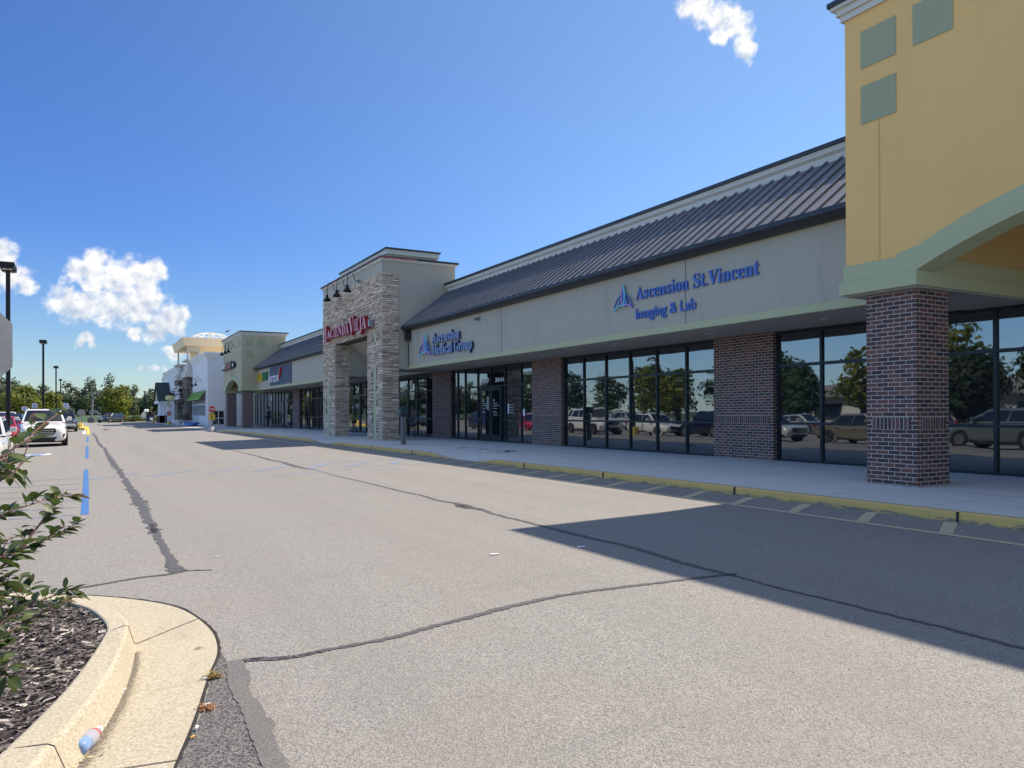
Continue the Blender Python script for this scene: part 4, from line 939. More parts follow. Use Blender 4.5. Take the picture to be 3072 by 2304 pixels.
# stone columns with stucco upper shafts
def store_column(y0,y1,x0,x1,sd):
    s=MB(); stones(s,lambda u,d,z:(x0-d,u,z),y0,y1,.1,5.6,sd,dp=.07,hs=(.10,.25),ls=(.3,.9)); stones(s,lambda u,d,z:(u,y0-d,z),x0,x1,.1,5.6,sd+1,dp=.07,hs=(.10,.25),ls=(.3,.9))
    c=obj('column',MB().box(x0+.02,x1,y0+.02,y1,.1,5.6),backm,WS,label='stone clad entrance column'); obj('stone_veneer',s,M_STONED,c)
    t=MB(); t.box(x0-.15,x1,y0-.2,y1+.2,5.6,6.25)
    a,b=.05,.35
    t.add([(x0+a,y0+a,6.25),(x1,y0+a,6.25),(x1,y1-a,6.25),(x0+a,y1-a,6.25),(x0+b,y0+b*2,7.5),(x1,y0+b*2,7.5),(x1,y1-b*2,7.5),(x0+b,y1-b*2,7.5)],[(0,1,5,4),(1,2,6,5),(2,3,7,6),(3,0,4,7),(4,5,6,7)])
    t.box(x0-.1,x1,y0-.1,y1+.1,7.5,7.66)
    obj('column_top',t,M_MOLD,c)
store_column(95.4,99.4,9.95,10.9,21); store_column(105.5,109.5,9.95,10.9,25)
eg=MB()
for y in (100,101.8,103.6,105.2): eg.box(10.6,10.7,y-.08,y+.08,.1,7.3)
for z in (2.4,3.6,4.9,6.2,7.2): eg.box(10.6,10.7,99.4,105.5,z-.09,z+.09)
wn=obj('window',eg,M_WTRIM,WS,label='tall entrance glazing between the two stone columns'); obj('pane',MB().box(10.68,10.70,99.4,105.5,.1,7.3),M_GLASS2,wn)
tr=MB()
for y in np.arange(99.6,105.4,.7): tr.box(9.5,9.6,y-.05,y+.05,3.2,4.6)
tr.box(9.45,9.65,99.3,105.6,4.55,4.75).box(9.45,9.65,99.3,105.6,3.1,3.25).box(9.4,10.6,99.4,99.6,4.55,4.7).box(9.4,10.6,105.3,105.5,4.55,4.7)
obj('trellis',tr,M_WTRIM,WS)
# cream upper block with flared canopy, clerestory window and wire dome
ub=MB().box(12.6,24,105.2,117,6.9,9.92)
obj('upper_block',ub,M_CREAM,WS)
cc=MB().prism([(10.62,9.92),(24.5,9.92),(24.5,10.84),(10.40,10.84)],1,104.0,117.3)
cc.box(10.34,24.6,103.9,117.4,10.84,10.98)
obj('flared_roof',cc,M_CREAM,WS)
cl=MB().box(11.0,11.2,105.2,105.5,6.9,9.92).box(12.4,12.6,105.2,105.5,6.9,9.92).box(11.2,12.4,105.2,105.4,6.9,7.6).box(11.2,12.4,105.2,105.4,9.3,9.92).box(11.0,11.2,116.6,116.9,6.9,9.92)
obj('clerestory_frame',cl,M_MOLD,WS)
dm=MB(); dcx,dcy,dz0=14.6,111.0,11.0
for k in range(6):
    t=math.pi*k/6; dm.tube([(dcx+2.9*math.cos(a)*math.cos(t),dcy+2.9*math.cos(a)*math.sin(t),dz0+1.35*math.sin(a)) for a in np.linspace(0,math.pi,13)],.045,5)
for r,h in ((2.9,.0),(2.6,.6),(1.9,1.02),(1.0,1.27)): dm.tube([(dcx+r*math.cos(a),dcy+r*math.sin(a),dz0+h) for a in np.linspace(0,2*math.pi,25)],.035,5,cap=False)
dm.lathe([(.1,0),(.1,1.4)],(dcx,dcy,dz0),6)
obj('dome_frame',dm,M_WTRIM,WS)
# gabled side porch
px0=on_y(473,1200,122)[0]; pr_=MB()
zr=on_y(475,1150,125)[1]; ze=on_y(480,1203,121)[1]; xr=on_y(472.5,1150,125)[0]
pr_.add([(px0-.1,120.8,ze),(WX+.1,120.8,ze),(WX+.1,125,zr),(px0-.1,125,zr),(px0-.1,129.2,ze),(WX+.1,129.2,ze),(px0-.1,120.8,ze+.12),(WX+.1,120.8,ze+.12),(WX+.1,125,zr+.14),(px0-.1,125,zr+.14),(px0-.1,129.2,ze+.12),(WX+.1,129.2,ze+.12)],[(6,7,8,9),(9,8,11,10),(0,3,2,1),(3,4,5,2),(0,1,7,6),(4,10,11,5),(0,6,9,3),(3,9,10,4)])
obj('porch_roof',pr_,mat('dark slate shingle',(.030,.042,.045),.8,var=.25,vscale=3,bump=.3,bscale=4),WS)
gw=MB().prism([(121.2,ze),(125,zr-.15),(128.8,ze)],0,px0+.1,px0+.35); obj('gable',gw,M_BEIGE,WS)
obj('porch_beam',MB().box(px0+.0,WX,121.0,121.4,ze-.35,ze-.003).box(px0,px0+.4,121.4,128.8,ze-.35,ze-.003),M_WTRIM,WS)
for px in (481.5,490.2):
    x=on_y(px,1240,121.4)[0]; c=obj('porch_column',MB().lathe([(.42,1.05),(.44,1.2),(.36,1.25),(.27,ze-.5),(.36,ze-.4),(.36,ze-.35)],(x,121.6,0),16),M_WTRIM,WS,smooth=False,label='white tapered porch column on a brick base'); obj('brick_base',MB().box(x-.5,x+.5,121.1,122.1,0,1.05),M_BRICKR,c)
for px in (506,):
    obj('side_window',MB().box(WX-.02,WX+.01,111.5,120.5,.6,3.3),M_GLASS2,WS); f=MB()
    for y in np.arange(111.5,120.6,1.5): f.box(WX-.06,WX,y-.25,y+.25,.1,3.5)
    obj('side_window_frame',f,M_WTRIM,WS)
# bracket sign with yellow fruit and leaf
bs=thing('hanging_sign','black iron scroll sign with a pale yellow fruit and green leaf','sign',(9.6,96,3.5))
b=MB(); yb_=96.0
def py(px_,py_): x,z=on_y(px_,py_,yb_); return (x,yb_,z)
for pts in ([(562,1174),(552,1170),(545,1160),(534,1155)],[(549,1210),(552,1190),(548,1183),(532,1183),(523,1190),(522,1202),(530,1212),(546,1214)],[(534,1155),(528,1163),(520,1166)],[(515,1185),(512,1178),(518,1172),(525,1176)],[(552,1230),(551,1185)]): b.tube(smooth_line([py(*q) for q in pts],4),.05,6)
for q in ((540,1171),(519,1182),(509,1180)): c=py(*q); b.lathe([(.02,.3),(.10,.12),(.26,-.12),(.24,-.16)],c,10)
obj('bracket',b,M_BLACK,bs)
c=py(510.5,1194); obj('fruit',MB().ell(c,.52,.25,.36,16,10),mat('pale yellow fruit',(.75,.68,.30),.5),bs,smooth=True)
a,b2,c2,d2=py(503,1209),py(508,1198),py(516,1196),py(508,1206); lf=MB().add([a,b2,c2,d2,(a[0],a[1]+.08,a[2]),(b2[0],b2[1]+.08,b2[2]),(c2[0],c2[1]+.08,c2[2]),(d2[0],d2[1]+.08,d2[2])],[(0,1,2,3),(7,6,5,4),(0,4,5,1),(1,5,6,2),(2,6,7,3),(3,7,4,0)]); obj('leaf',lf,mat('sign leaf green',(.15,.32,.05),.5),bs)
for y,z,w in ((87.5,4.85,'nearer'),(90.5,4.85,'farther')): gooseneck('black gooseneck lamp above the green awning, %s of two'%w,y,z,x=WX,arm=1)
# furniture display in front
pf=thing('patio_display','low white rack loaded with dark garden goods by the stone column','rack',(9.7,92,.05))
f=MB()
for y in (90.2,92.0,94.0):
    for x in (9.0,9.8): f.tube([(x,y,.05),(x+.1,y+.2,.55)],.035,6); f.tube([(x+.3,y+.4,.05),(x+.1,y+.2,.55)],.035,6)
f.box(9.0,9.9,90.0,94.5,.55,.62); f.lathe([(.28,0),(.30,.04),(.28,.08)],(8.9,95.2,.33),14,axis=1); obj('rack_frame',f,M_WTRIM,pf)
g=MB(); r_=random.Random(9)
for k in range(26): x,y=r_.uniform(9.0,9.8),r_.uniform(90,94.5); h=r_.uniform(.12,.5); g.box(x-.15,x+.15,y-.25,y+.25,.62,.62+h,r_.random())
g.ell((9.4,90.8,1.12),.35,.3,.28,10,7); obj('goods',g,attr_mat('dark goods',(.015,.013,.012),(.16,.12,.09)),pf)
bg=thing('bag_stack','stack of blue and white soil bags on the walk below the awning','bags',(9.5,86,.05))
for k in range(9):
    q=MB().ell((9.3+.35*(k%2),84.6+(k%5)*1.15,.16+.17*(k//5)),.45,.62,.13,12,7); obj('soil_bag',q,(mat('blue plastic bag',(.05,.16,.42),.35),mat('white plastic bag',(.62,.68,.75),.35))[k%3==1],bg,smooth=True)

# ================================================================== SMALL STREET THINGS
def octagon(r): return [(r*math.cos(R(22.5+45*i)),r*math.sin(R(22.5+45*i))) for i in range(8)]
def stop_sign(label,x,y,zb,zc,r,ped=False,base='cone',flip=False,wear=False,rot=0.0):
    t=thing('stop_sign',label,'sign',(x,y,zb),'stop signs along the lane')
    s=-1
    red=mat('faded red sign face',(.36,.10,.08),.6) if wear else M_RED
    obj('post',MB().box(x-.03,x+.03,y-.005,y+.035,zb+.2,zc+r*.6),M_GALV,t)
    p=obj('sign_plate',MB().prism([(x+a,zc+b) for a,b in octagon(r)],1,y-.012,y-.007),M_SWHITE if not wear else red,t)
    obj('red_face',MB().prism([(x+a,zc+b) for a,b in octagon(r*.94)],1,y-.016,y-.0125),red,p)
    m=MB(); letters_y(m,'STOP',x-r*.68,x+r*.68,zc-r*.32,zc+r*.32,y-.021,.005,bold=.03,res=2); obj('lettering',m,M_SWHITE if not wear else mat('faded lettering',(.5,.35,.32),.6),p)
    if ped:
        obj('warning_plate',MB().box(x-.21,x+.21,y-.012,y-.006,zc-.80,zc-.31),M_SYEL,t)
        m=MB(); letters_y(m,'STOP',x-.15,x+.15,zc-.42,zc-.34,y-.017,.005,bold=.02,res=2)
        m.lathe([(.032,-.003),(.032,.003)],(x+.01,y-.016,zc-.475),10,axis=1)
        for pts in ([(.01,-.50),(0,-.60)],[(0,-.60),(.06,-.70)],[(0,-.60),(-.06,-.70)],[(.01,-.52),(.08,-.58)],[(.01,-.52),(-.07,-.57)]): m.tube([(x+a,y-.016,zc+b) for a,b in pts],.014,5)
        m.box(x-.14,x+.14,y-.017,y-.013,zc-.76,zc-.745)
        obj('warning_lettering',m,M_BLACK,t)
    if base=='cone': obj('base',MB().lathe([(.30,0),(.29,.08),(.24,.25),(.14,.42),(.10,.45)],(x,y+.015,zb),8),mat('yellow painted base',(.60,.45,.10),.7,var=.2,vscale=8),t)
    else:
        obj('base',MB().lathe([(.36,0),(.33,.10),(.18,.30),(.10,.36)],(x,y+.015,zb),7),M_PIT,t)
    return t
stop_sign('red stop sign above a yellow pedestrian plate on a rough footing',7.95,59.8,gz(7.95)+.008,1.64,.265,ped=True,base='rock')
stop_sign('bright red stop sign on a yellow cone in front of the stone columns',8.41,99.45,.01,1.37,.30)
stop_sign('faded red stop sign on a yellow cone at the far end of the white store',8.57,126.7,0,1.39,.32,wear=True)
# back of a stop sign close by at the left edge
nb=thing('stop_sign','grey back of a tall stop sign close to the camera at the left edge','sign',(-1.15,6.75,-.2),'stop signs along the lane')
cn=at_depth(-150,1026,5.2); cn=Vector((cn.x,cn.y,cn.z)); d=(cn-Vector(EYE.tolist())); d.z=0; d.normalize(); sx=Vector((d.y,-d.x,0)); sx=(Matrix.Rotation(R(14),3,'Z')@sx)
oc=MB(); nn=Vector((-sx.y,sx.x,0)); pts=octagon(.405)
vs=[cn+sx*a+Vector((0,0,b)) for a,b in pts]; vs2=[v+nn*.004 for v in vs]; oc.add([tuple(v) for v in vs+vs2],[tuple(range(8)),tuple(range(15,7,-1))]+[(i,i+8,(i+1)%8+8,(i+1)%8) for i in range(8)])
obj('sign_plate',oc,mat('bare aluminium back',(.30,.31,.32),.5,.3,var=.15,vscale=5),nb); obj('post',MB().box(cn.x-.035,cn.x+.035,cn.y-.045,cn.y-.01,-.19,cn.z+.3),M_GALV,nb)
# square post with a green box head
sp_=thing('ash_post','square grey post with a dark green box head on the sidewalk by the stone tower','post',(10.33,26.96,SW))
obj('post',MB().box(10.25,10.41,26.88,27.04,SW,1.17),mat('grey composite post',(.16,.155,.15),.7,var=.2,vscale=8),sp_,bevel=.008)
obj('post_cap',MB().box(10.27,10.39,26.90,27.02,1.17,1.24),M_BLACK,sp_); obj('green_box',MB().box(10.16,10.46,26.82,27.10,1.25,1.50).box(10.14,10.48,26.80,27.12,1.47,1.53),mat('dark green plastic',(.03,.075,.065),.5),sp_,bevel=.02)
# wrought iron chairs
def iron_chair():
    t=thing('iron_chair','black wrought iron cafe chair','chair',(0,0,0),'iron cafe chairs by the dark window')
    f=MB()
    for sx_,sy_ in ((-.2,-.2),(.2,-.2),(-.18,.2),(.18,.2)):
        lg=MB().tube([(sx_,sy_,.45),(sx_*1.02,sy_*1.02,.25),(sx_*1.2,sy_*1.2,.0)],.013,6); obj('leg',lg,M_BLACK,t)
    s=MB().lathe([(.24,.43),(.245,.445),(.24,.46)],(0,0,0),18); obj('seat',s,M_BLACK,t)
    b=MB(); ring=[(.2*math.cos(a),.22+.03*math.sin(a),.72+.25*math.sin(a)) for a in np.linspace(0,2*math.pi,21)]; b.tube(ring,.014,6,cap=False)
    b.tube([(-.17,.2,.45),(-.19,.22,.62)],.013,6).tube([(.17,.2,.45),(.19,.22,.62)],.013,6)
    obj('back_frame',b,M_BLACK,t)
    g=MB()
    for k in range(-3,4):
        h=math.sqrt(max(0,1-(k/3.6)**2))*.24; g.tube([(k*.052,.222,.72-h),(k*.052+.02,.225,.72),(k*.052,.24,.72+h)],.009,5)
    for z in (.58,.66,.74,.82,.9): g.tube([(-.16,.226,z),(.16,.228,z+.02)],.008,5)
    obj('lattice_back',g,mat('blue grey lattice',(.05,.06,.085),.5,.3),t)
    return t
ch0=iron_chair()
spots=[(13.3,35.3,2.6,'nearest the stone leg'),(13.55,34.85,2.2,'in the middle of the row'),(13.75,34.3,1.9,'nearest the brick pier')]
for i,(x,y,a,w) in enumerate(spots):
    c=ch0 if i==0 else copy_tree(ch0); c.location=(x,y,SW); c.rotation_euler=(0,0,a); c['label']='black wrought iron chair with oval lattice back, '+w
# plant by the stone tower entrance
pl=thing('potted_plant','small yellow green plant on a black iron stand in the stone tower opening','plant',(13.2,42.2,SW))
q=MB()
for a in (0,2.1,4.2): q.tube([(13.2+.16*math.cos(a),42.2+.16*math.sin(a),SW),(13.2+.1*math.cos(a),42.2+.1*math.sin(a),.6),(13.2+.14*math.cos(a),42.2+.14*math.sin(a),.72)],.015,6)
q.lathe([(.12,.72),(.16,.9)],(13.2,42.2,0),12); obj('stand',q,M_BLACK,pl)
q=MB()
for k in range(120):
    a=rnd.uniform(0,6.3); rr_=rnd.uniform(0,.25); c=Vector((13.2+rr_*math.cos(a),42.2+rr_*math.sin(a),.92+rnd.uniform(0,.42)-rr_*.4)); u=Vector((rnd.uniform(-1,1),rnd.uniform(-1,1),rnd.uniform(-.5,1))).normalized()*.05; v=u.cross(Vector((rnd.random(),rnd.random(),rnd.random()))).normalized()*.03; q.quad(c-u,c+v,c+u,c-v,rnd.random())
obj('foliage',q,attr_mat('plant leaves',(.06,.12,.02),(.45,.42,.08),.7),pl,fixn=False)
# bike hoops
for x,y in ((10.9,79.2),(12.2,79.0)):
    tag(obj('bike_rack',MB().tube(smooth_line([(x-.35,y,SW),(x-.35,y,.75),(x-.25,y,.9),(x-.08,y,.9),(x,y,.75),(x+.02,y,.5),(x+.15,y,.35),(x+.35,y,.4),(x+.4,y,SW)],4),.03,8),M_GALV,smooth=True),'bent grey tube bike rack %s the beige tower legs'%('seen left of' if x<11.5 else 'seen between'),'bike rack','bike racks by the beige tower')
# leaf litter and bits
def litter(name,label,cat,x,y,z,n,s,c0,c1,flat=.25,mname=None):
    q=MB(); r=random.Random(int(x*97+y*31))
    for k in range(n):
        c=Vector((x+r.gauss(0,s),y+r.gauss(0,s*.7),z+r.uniform(.004,s*flat+.01))); u=Vector((r.uniform(-1,1),r.uniform(-1,1),r.uniform(-.3,.5))).normalized()*s*.32; v=Vector((-u.y,u.x,u.z*.5)).normalized()*s*.16; q.quad(c-u,c+v,c+u,c-v,r.random())
    return tag(obj(name,q,attr_mat(mname or name,c0,c1),fixn=False),label,cat)
litter('leaf_clump','green leafy clump lying on the sidewalk before the brick pier','leaves',10.99,19.97,SW,60,.13,(.02,.05,.015),(.07,.13,.04))
litter('leaf_clump','small dark leaf clump on the sidewalk left of the green clump','leaves',11.03,21.63,SW,22,.12,(.02,.03,.02),(.05,.07,.04),.1)
litter('leaf_clump','flat dark leaves on the sidewalk farthest from the brick pillar','leaves',10.93,22.9,SW,16,.11,(.02,.03,.02),(.05,.07,.04),.1)
def weed(label,px,py,n,h,c0,c1,nm):
    x,y=ground_at(px,py); z=gz(x); q=MB(); r=random.Random(n)
    for k in range(n):
        a=r.uniform(0,6.28); l=r.uniform(.4,1)*h; b=Vector((x+r.gauss(0,.018),y+r.gauss(0,.018),z)); d=Vector((math.cos(a),math.sin(a),r.uniform(.3,1.3))).normalized(); p1=b+d*l*.6; p2=b+d*l+Vector((0,0,-.2*l)); w=Vector((-math.sin(a),math.cos(a),0))*.0022
        t=r.random(); q.add([b-w,b+w,p1+w,p1-w,p2],[(0,1,2,3),(3,2,4)],t)
        for j in range(3): c=b.lerp(p1,.4+.3*j); u=Vector((r.uniform(-1,1),r.uniform(-1,1),r.uniform(-.4,.6)))*.008; v=Vector((-u.y,u.x,0)).normalized()*.003; q.quad(c-u,c+v,c+u,c-v,r.random())
    return tag(obj('weed',q,attr_mat(nm,c0,c1),fixn=False),label,'weed','dry weeds in the gutter gap')
weed('larger yellow brown weed tuft growing at the gutter edge',480+670*.24348,1900+550*.24348,120,.075,(.12,.12,.03),(.46,.27,.10),'dry weed')
weed('smaller rusty weed tuft at the gutter edge nearer the camera',480+570*.24348,1900+940*.24348,80,.055,(.18,.09,.04),(.52,.24,.10),'rusty weed')
weed('tiny green weed in the gutter joint',480+455*.24348,1900+205*.24348,18,.03,(.04,.08,.02),(.12,.16,.05),'green weed')
def bit(name,label,cat,px,py,s,col,dz=.006,l=2.2,a=.6):
    x,y=ground_at(px,py,dz); z=gz(x)+dz+s*.5; d=Vector((math.cos(a),math.sin(a),0))
    return tag(obj(name,MB().tube([Vector((x,y,z))-d*s*l,Vector((x,y,z))+d*s*l],s*.5,8),mat('bit '+name+str(round(px)),col,.8)),label,cat,'scraps on the ground')
bit('cigarette_butt','white cigarette butt lying in the gutter silt',"cigarette butt",0+1178*.31585,1780+922*.31585,.009,(.75,.74,.70),.008,1.6,.9)
bit('paper_scrap','white paper scrap where gutter meets dark asphalt','litter',480+450*.24348,1900+1175*.24348,.012,(.78,.78,.78),.01,1.3,1.2)
bit('plastic_scrap','small orange scrap where gutter meets dark asphalt','litter',480+405*.24348,1900+1285*.24348,.010,(.65,.38,.06),.01,1.0,.4)
bit('paper_scrap','white scrap beside the larger weed tuft','litter',480+560*.24348,1900+560*.24348,.009,(.75,.75,.75),.01,1.5,.1)
bit('paper_scrap','white scrap just above the smaller weed tuft','litter',480+583*.24348,1900+880*.24348,.009,(.75,.75,.75),.01,1.5,.3)
def chip_on_lot(label,px,py,l,w,col=(.80,.80,.80)):
    x,y=ground_at(px,py); z=gz(x)+.005; q=MB().prism([(x-l,y-w*.3),(x-l*.5,y+w),(x+l,y+w*.4),(x+l*.7,y-w)],2,z,z+.006); return tag(obj('paper_scrap',q,mat('scrap white',col,.7)),label,'litter','scraps on the ground')
chip_on_lot('long white scrap on the shaded asphalt near the shadow edge',1200+1505*.3617,1200+1223*.3617,.055,.02)
chip_on_lot('white smear of paper on sunlit asphalt left of the shadow tip',1200+780*.3617,1200+1285*.3617,.05,.022,(.62,.60,.56))
chip_on_lot('small white scrap on open sunlit asphalt beyond the island',600+135*.3617,1240+1192*.3617,.02,.01)
# bottle in the gutter
bx_,by_=ground_at(0+735*.31585,1780+1585*.31585); ex_,ey_=ground_at(1000*.31585,1780+1310*.31585)
ax=Vector((ex_-bx_,ey_-by_,0)); L_=ax.length; 
bt=thing('plastic_bottle','clear plastic bottle with blue drink and a white cap lying in the gutter','bottle',(bx_,by_,gz(bx_)+.04))
bt.rotation_euler=(0,R(90),math.atan2(ax.y,ax.x))
def gmat(name,col,alpha,rough=.08):
    s=NT(name); s.b.inputs['Base Color'].default_value=(*col,1); s.b.inputs['Roughness'].default_value=rough; s.b.inputs['Alpha'].default_value=alpha; return s.M
rb=.036
obj('body',MB().lathe([(.012,0),(.026,.002),(rb,.014),(rb,.05),(rb*.95,.056),(rb,.062),(rb,.12),(rb*.96,.145),(.024,.18),(.015,.198),(.0135,.212)],(0,0,0),24),gmat('clear plastic',(.66,.70,.74),.30),bt,smooth=True,shift=False)
obj('blue_drink',MB().lathe([(.010,.004),(.030,.010),(rb*.93,.03),(rb*.93,.098),(.018,.101)],(0,0,0),20),gmat('blue drink',(.01,.22,.60),.92),bt,smooth=True,shift=False)
obj('label_wrap',MB().lathe([(rb*1.015,.075),(rb*1.02,.08),(rb*1.02,.135),(rb*1.015,.14)],(0,0,0),24),gmat('grey label',(.50,.50,.56),.62),bt,smooth=True,shift=False)
obj('red_band',MB().lathe([(.0325,.150),(.0335,.151),(.0265,.176),(.025,.177)],(0,0,0),20),gmat('red band',(.60,.10,.08),.85),bt,smooth=True,shift=False)
obj('cap',MB().lathe([(.0175,.203),(.018,.205),(.018,.222),(.016,.225)],(0,0,0),20),mat('white cap',(.82,.78,.72),.5),bt,shift=False)
dl_=litter('dead_leaves','brown and pale yellow dead leaves at the bottom end of the bottle','leaves',bx_-.045,by_-.045,gz(bx_),22,.05,(.10,.045,.02),(.72,.72,.35),.5)

# ------------------------------------------------------------------ lamp posts, signs, pole
def lamp_post(label,x,y,h=8.35,base=True,sc=1.0):
    z=gz(x); t=thing('lamp_post',label,'street lamp',(x,y,z),'tall lot lamp posts')
    obj('base',MB().lathe([(.28,-.1),(.28,.50),(.25,.53)],(x,y,z),20),mat('yellow painted base',(.60,.45,.10),.7,var=.2,vscale=8),t)
    obj('pole',MB().box(x-.085*sc,x+.085*sc,y-.085*sc,y+.085*sc,z+.53,z+h-.3),M_POLE,t,bevel=.01)
    for s in (-1,1):
        hd=MB().box(x-.29,x+.29,y+s*.15,y+s*.75,z+h-.26,z+h-.02).box(x-.22,x+.22,y+s*.20,y+s*.70,z+h-.30,z+h-.262); o=obj('lamp_head',hd,M_POLE,t,bevel=.01)
        obj('lens',MB().box(x-.18,x+.18,y+s*.25,y+s*.65,z+h-.312,z+h-.301),mat('lamp lens',(.5,.5,.48),.3),o)
    return t
lamp_post('tall dark twin head lamp post nearest the camera at the left edge',-3.17,41.1)
lamp_post('tall dark twin head lamp post, second from the left edge behind the white car',-3.62,81.8)
lamp_post('tall dark twin head lamp post, third in the receding row',-3.98,124.5)
lamp_post('tall dark twin head lamp post, farthest in the receding row',-4.7,170,)
lx,lz=on_y(240+1655*.11754,1150+200*.11754,230)
t=thing('lamp_post','thin distant lamp post in front of the woods by the white porch','street lamp',(lx,230,-.3),'tall lot lamp posts')
obj('pole',MB().box(lx-.12,lx+.12,229.9,230.1,-.4,lz-.3),M_POLE,t); obj('lamp_head',MB().box(lx-.35,lx+.35,229.6,230.4,lz-.35,lz),M_POLE,t)
def small_sign(label,px,pt,pb,y,w,fc,cat='sign',grp='disabled parking signs',fig=True):
    x,zt=on_y(px,pt,y); _,zb=on_y(px,pb,y); g=gz(x)
    t=thing('parking_sign',label,cat,(x,y,g),grp)
    obj('post',MB().box(x-.03,x+.03,y,y+.04,g,zb+.05),M_GALV,t); p=obj('sign_plate',MB().box(x-w/2,x+w/2,y-.02,y-.002,zb,zt),fc,t,bevel=.01)
    if fig: obj('symbol',MB().box(x-w*.22,x+w*.22,y-.028,y-.021,zb+(zt-zb)*.25,zb+(zt-zb)*.62).lathe([(w*.1,-.003),(w*.1,.003)],(x,y-.024,zb+(zt-zb)*.75),8,axis=1),mat('blue symbol',(.20,.34,.60),.5),p)
M_SPALE=mat('pale sign face',(.66,.69,.74),.5)
small_sign('pale blue and white parking sign left of the white suv roof, shorter one',73,1219.8,1230.7,76,.38,M_SPALE)
small_sign('pale blue and white parking sign left of the white suv roof, taller one',103.7,1210.4,1223.2,80,.42,M_SPALE)
small_sign('pale blue and white parking sign behind the dark pickup roof, taller one',197.3,1209.7,1221.9,98,.5,M_SPALE)
small_sign('pale blue and white parking sign behind the dark pickup roof, lower one',202.8,1217.8,1225.9,100,.42,M_SPALE)
# distant sign backs at the road
for lab,px,pt,pb,y,w in (('narrow white road sign left of the utility pole',240+290*.11754,1150+690*.11754,1150+790*.11754,175,.75),('grey diamond road sign right of the utility pole',240+395*.11754,1150+690*.11754,1150+760*.11754,175,.9)):
    small_sign(lab,px,pt,pb,y,w,M_GALV,'sign','road signs beyond the lot',False)
# grey octagon sign back beyond the pickup with yellow base
x,zt=on_y(244,1239,90); sb=thing('stop_sign','grey back of a stop sign beyond the dark pickup with a bright yellow island nose','sign',(x,90,gz(x)),'stop signs along the lane')
obj('sign_plate',MB().prism([(x+a,zt+b) for a,b in octagon(.40)],1,90,90.01),mat('bare aluminium back',(.30,.31,.32),.5,.3),sb); obj('post',MB().box(x-.04,x+.04,89.95,89.99,gz(x),zt+.2),M_GALV,sb)
ynp=MB().prism([(-.75,86),(-.35,84.5),(.0,86),(-.05,92),(-.8,92)],2,gz(0)-.02,gz(0)+.17); tag(obj('island_nose',ynp,M_YLW),'bright yellow painted kerb nose under the grey sign back','kerb')
tag(obj('bollard',MB().lathe([(.35,0),(.30,.25),(.12,.6),(.05,.65)],(-.75,93,gz(0)),12),M_YLW),'yellow painted cone footing behind the dark pickup','footing')
ux,uz=on_y(240+345*.11754,1150+130*.11754,152)
up=thing('utility_pole','weathered wooden utility pole with crossarm and a thin top mast on a concrete footing','utility pole',(ux,152,-.2))
_,ca=on_y(280,1150+225*.11754,152)
obj('pole',MB().tube([(ux-.35,152,-.2),(ux-.05,152,ca+.1)],[.19,.13],8),mat('weathered wood',(.19,.20,.19),.85,var=.2,vscale=5),up); obj('mast',MB().tube([(ux,152.2,ca-.4),(ux,152.2,uz)],.09,6),M_POLE,up)
obj('crossarm',MB().box(ux-1.05,ux+.85,151.9,152.1,ca-.08,ca+.06),mat('weathered wood pale',(.33,.32,.28),.85),up); obj('footing',MB().box(ux-.95,ux-.35,151.7,152.3,-.3,.75).box(ux-.3,ux+.15,151.7,152.3,-.3,.8),mat('pole footing',(.20,.19,.17),.9,var=.3,vscale=3),up,bevel=.05)
mb_=thing('mailbox','white mailbox on a thin post by the back road','mailbox',(1.9,174,-.4)); obj('box',MB().box(1.6,2.2,173.6,174.6,.85,1.35).tube([(1.9,173.6,1.3),(1.9,174.6,1.3)],.3,12),M_SWHITE,mb_); obj('post',MB().box(1.82,1.98,174,174.15,-.45,.85),M_GALV,mb_)
mb_=thing('mailbox','dark mailbox beside the white one by the back road','mailbox',(3.0,174,-.4)); obj('box',MB().box(2.6,3.6,173.6,174.6,1.0,1.45),M_BLACK,mb_,bevel=.1); obj('post',MB().box(3.0,3.15,174,174.15,-.45,1.0),M_GALV,mb_)
kx_,kz=on_y(240+1635*.11754,1150+885*.11754,165); kt=on_y(433,1150+720*.11754,165)[1]
ks=thing('monument_sign','small white gabled sign board behind the low hedge','sign',(kx_,165,-.3)); obj('board',MB().prism([(kx_-.48,kz-.3),(kx_+.55,kz-.3),(kx_+.55,kt-.5),(kx_+.28,kt-.35),(kx_,kt),(kx_-.48,kt-.42)],1,164.9,165.15),M_SWHITE,ks)
obj('post',MB().box(kx_-.4,kx_-.3,165,165.1,-.4,kz-.3).box(kx_+.35,kx_+.45,165,165.1,-.4,kz-.3),M_GALV,ks)
for px,w in ((240+1668*.11754,'left'),(240+1722*.11754,'right')):
    x,z=on_y(px,1232,180); lp=thing('globe_lamp','white globe garden lamp beyond the hedge, %s one'%w,'street lamp',(x,180,-.4),'white globe lamps'); obj('globe',MB().ell((x,180,z),.28,.28,.34,12,8),M_SWHITE,lp,smooth=True); obj('post',MB().lathe([(.07,-.4),(.05,z-.3)],(x,180,0),8),M_BLACK,lp)
vx,vz=on_y(240+1795*.11754,1150+800*.11754,140); vm=thing('paper_box','dark blue vending box with a pale panel by the far porch','box',(vx,140,0)); obj('cabinet',MB().box(vx-.62,vx+.62,139.6,140.6,0,vz).box(vx-.7,vx+.7,139.5,140.7,vz,vz+.08),mat('navy cabinet',(.012,.015,.035),.5),vm,bevel=.03); obj('panel',MB().box(vx-.1,vx+.35,139.58,139.598,vz*.25,vz*.62),M_SPALE,vm)
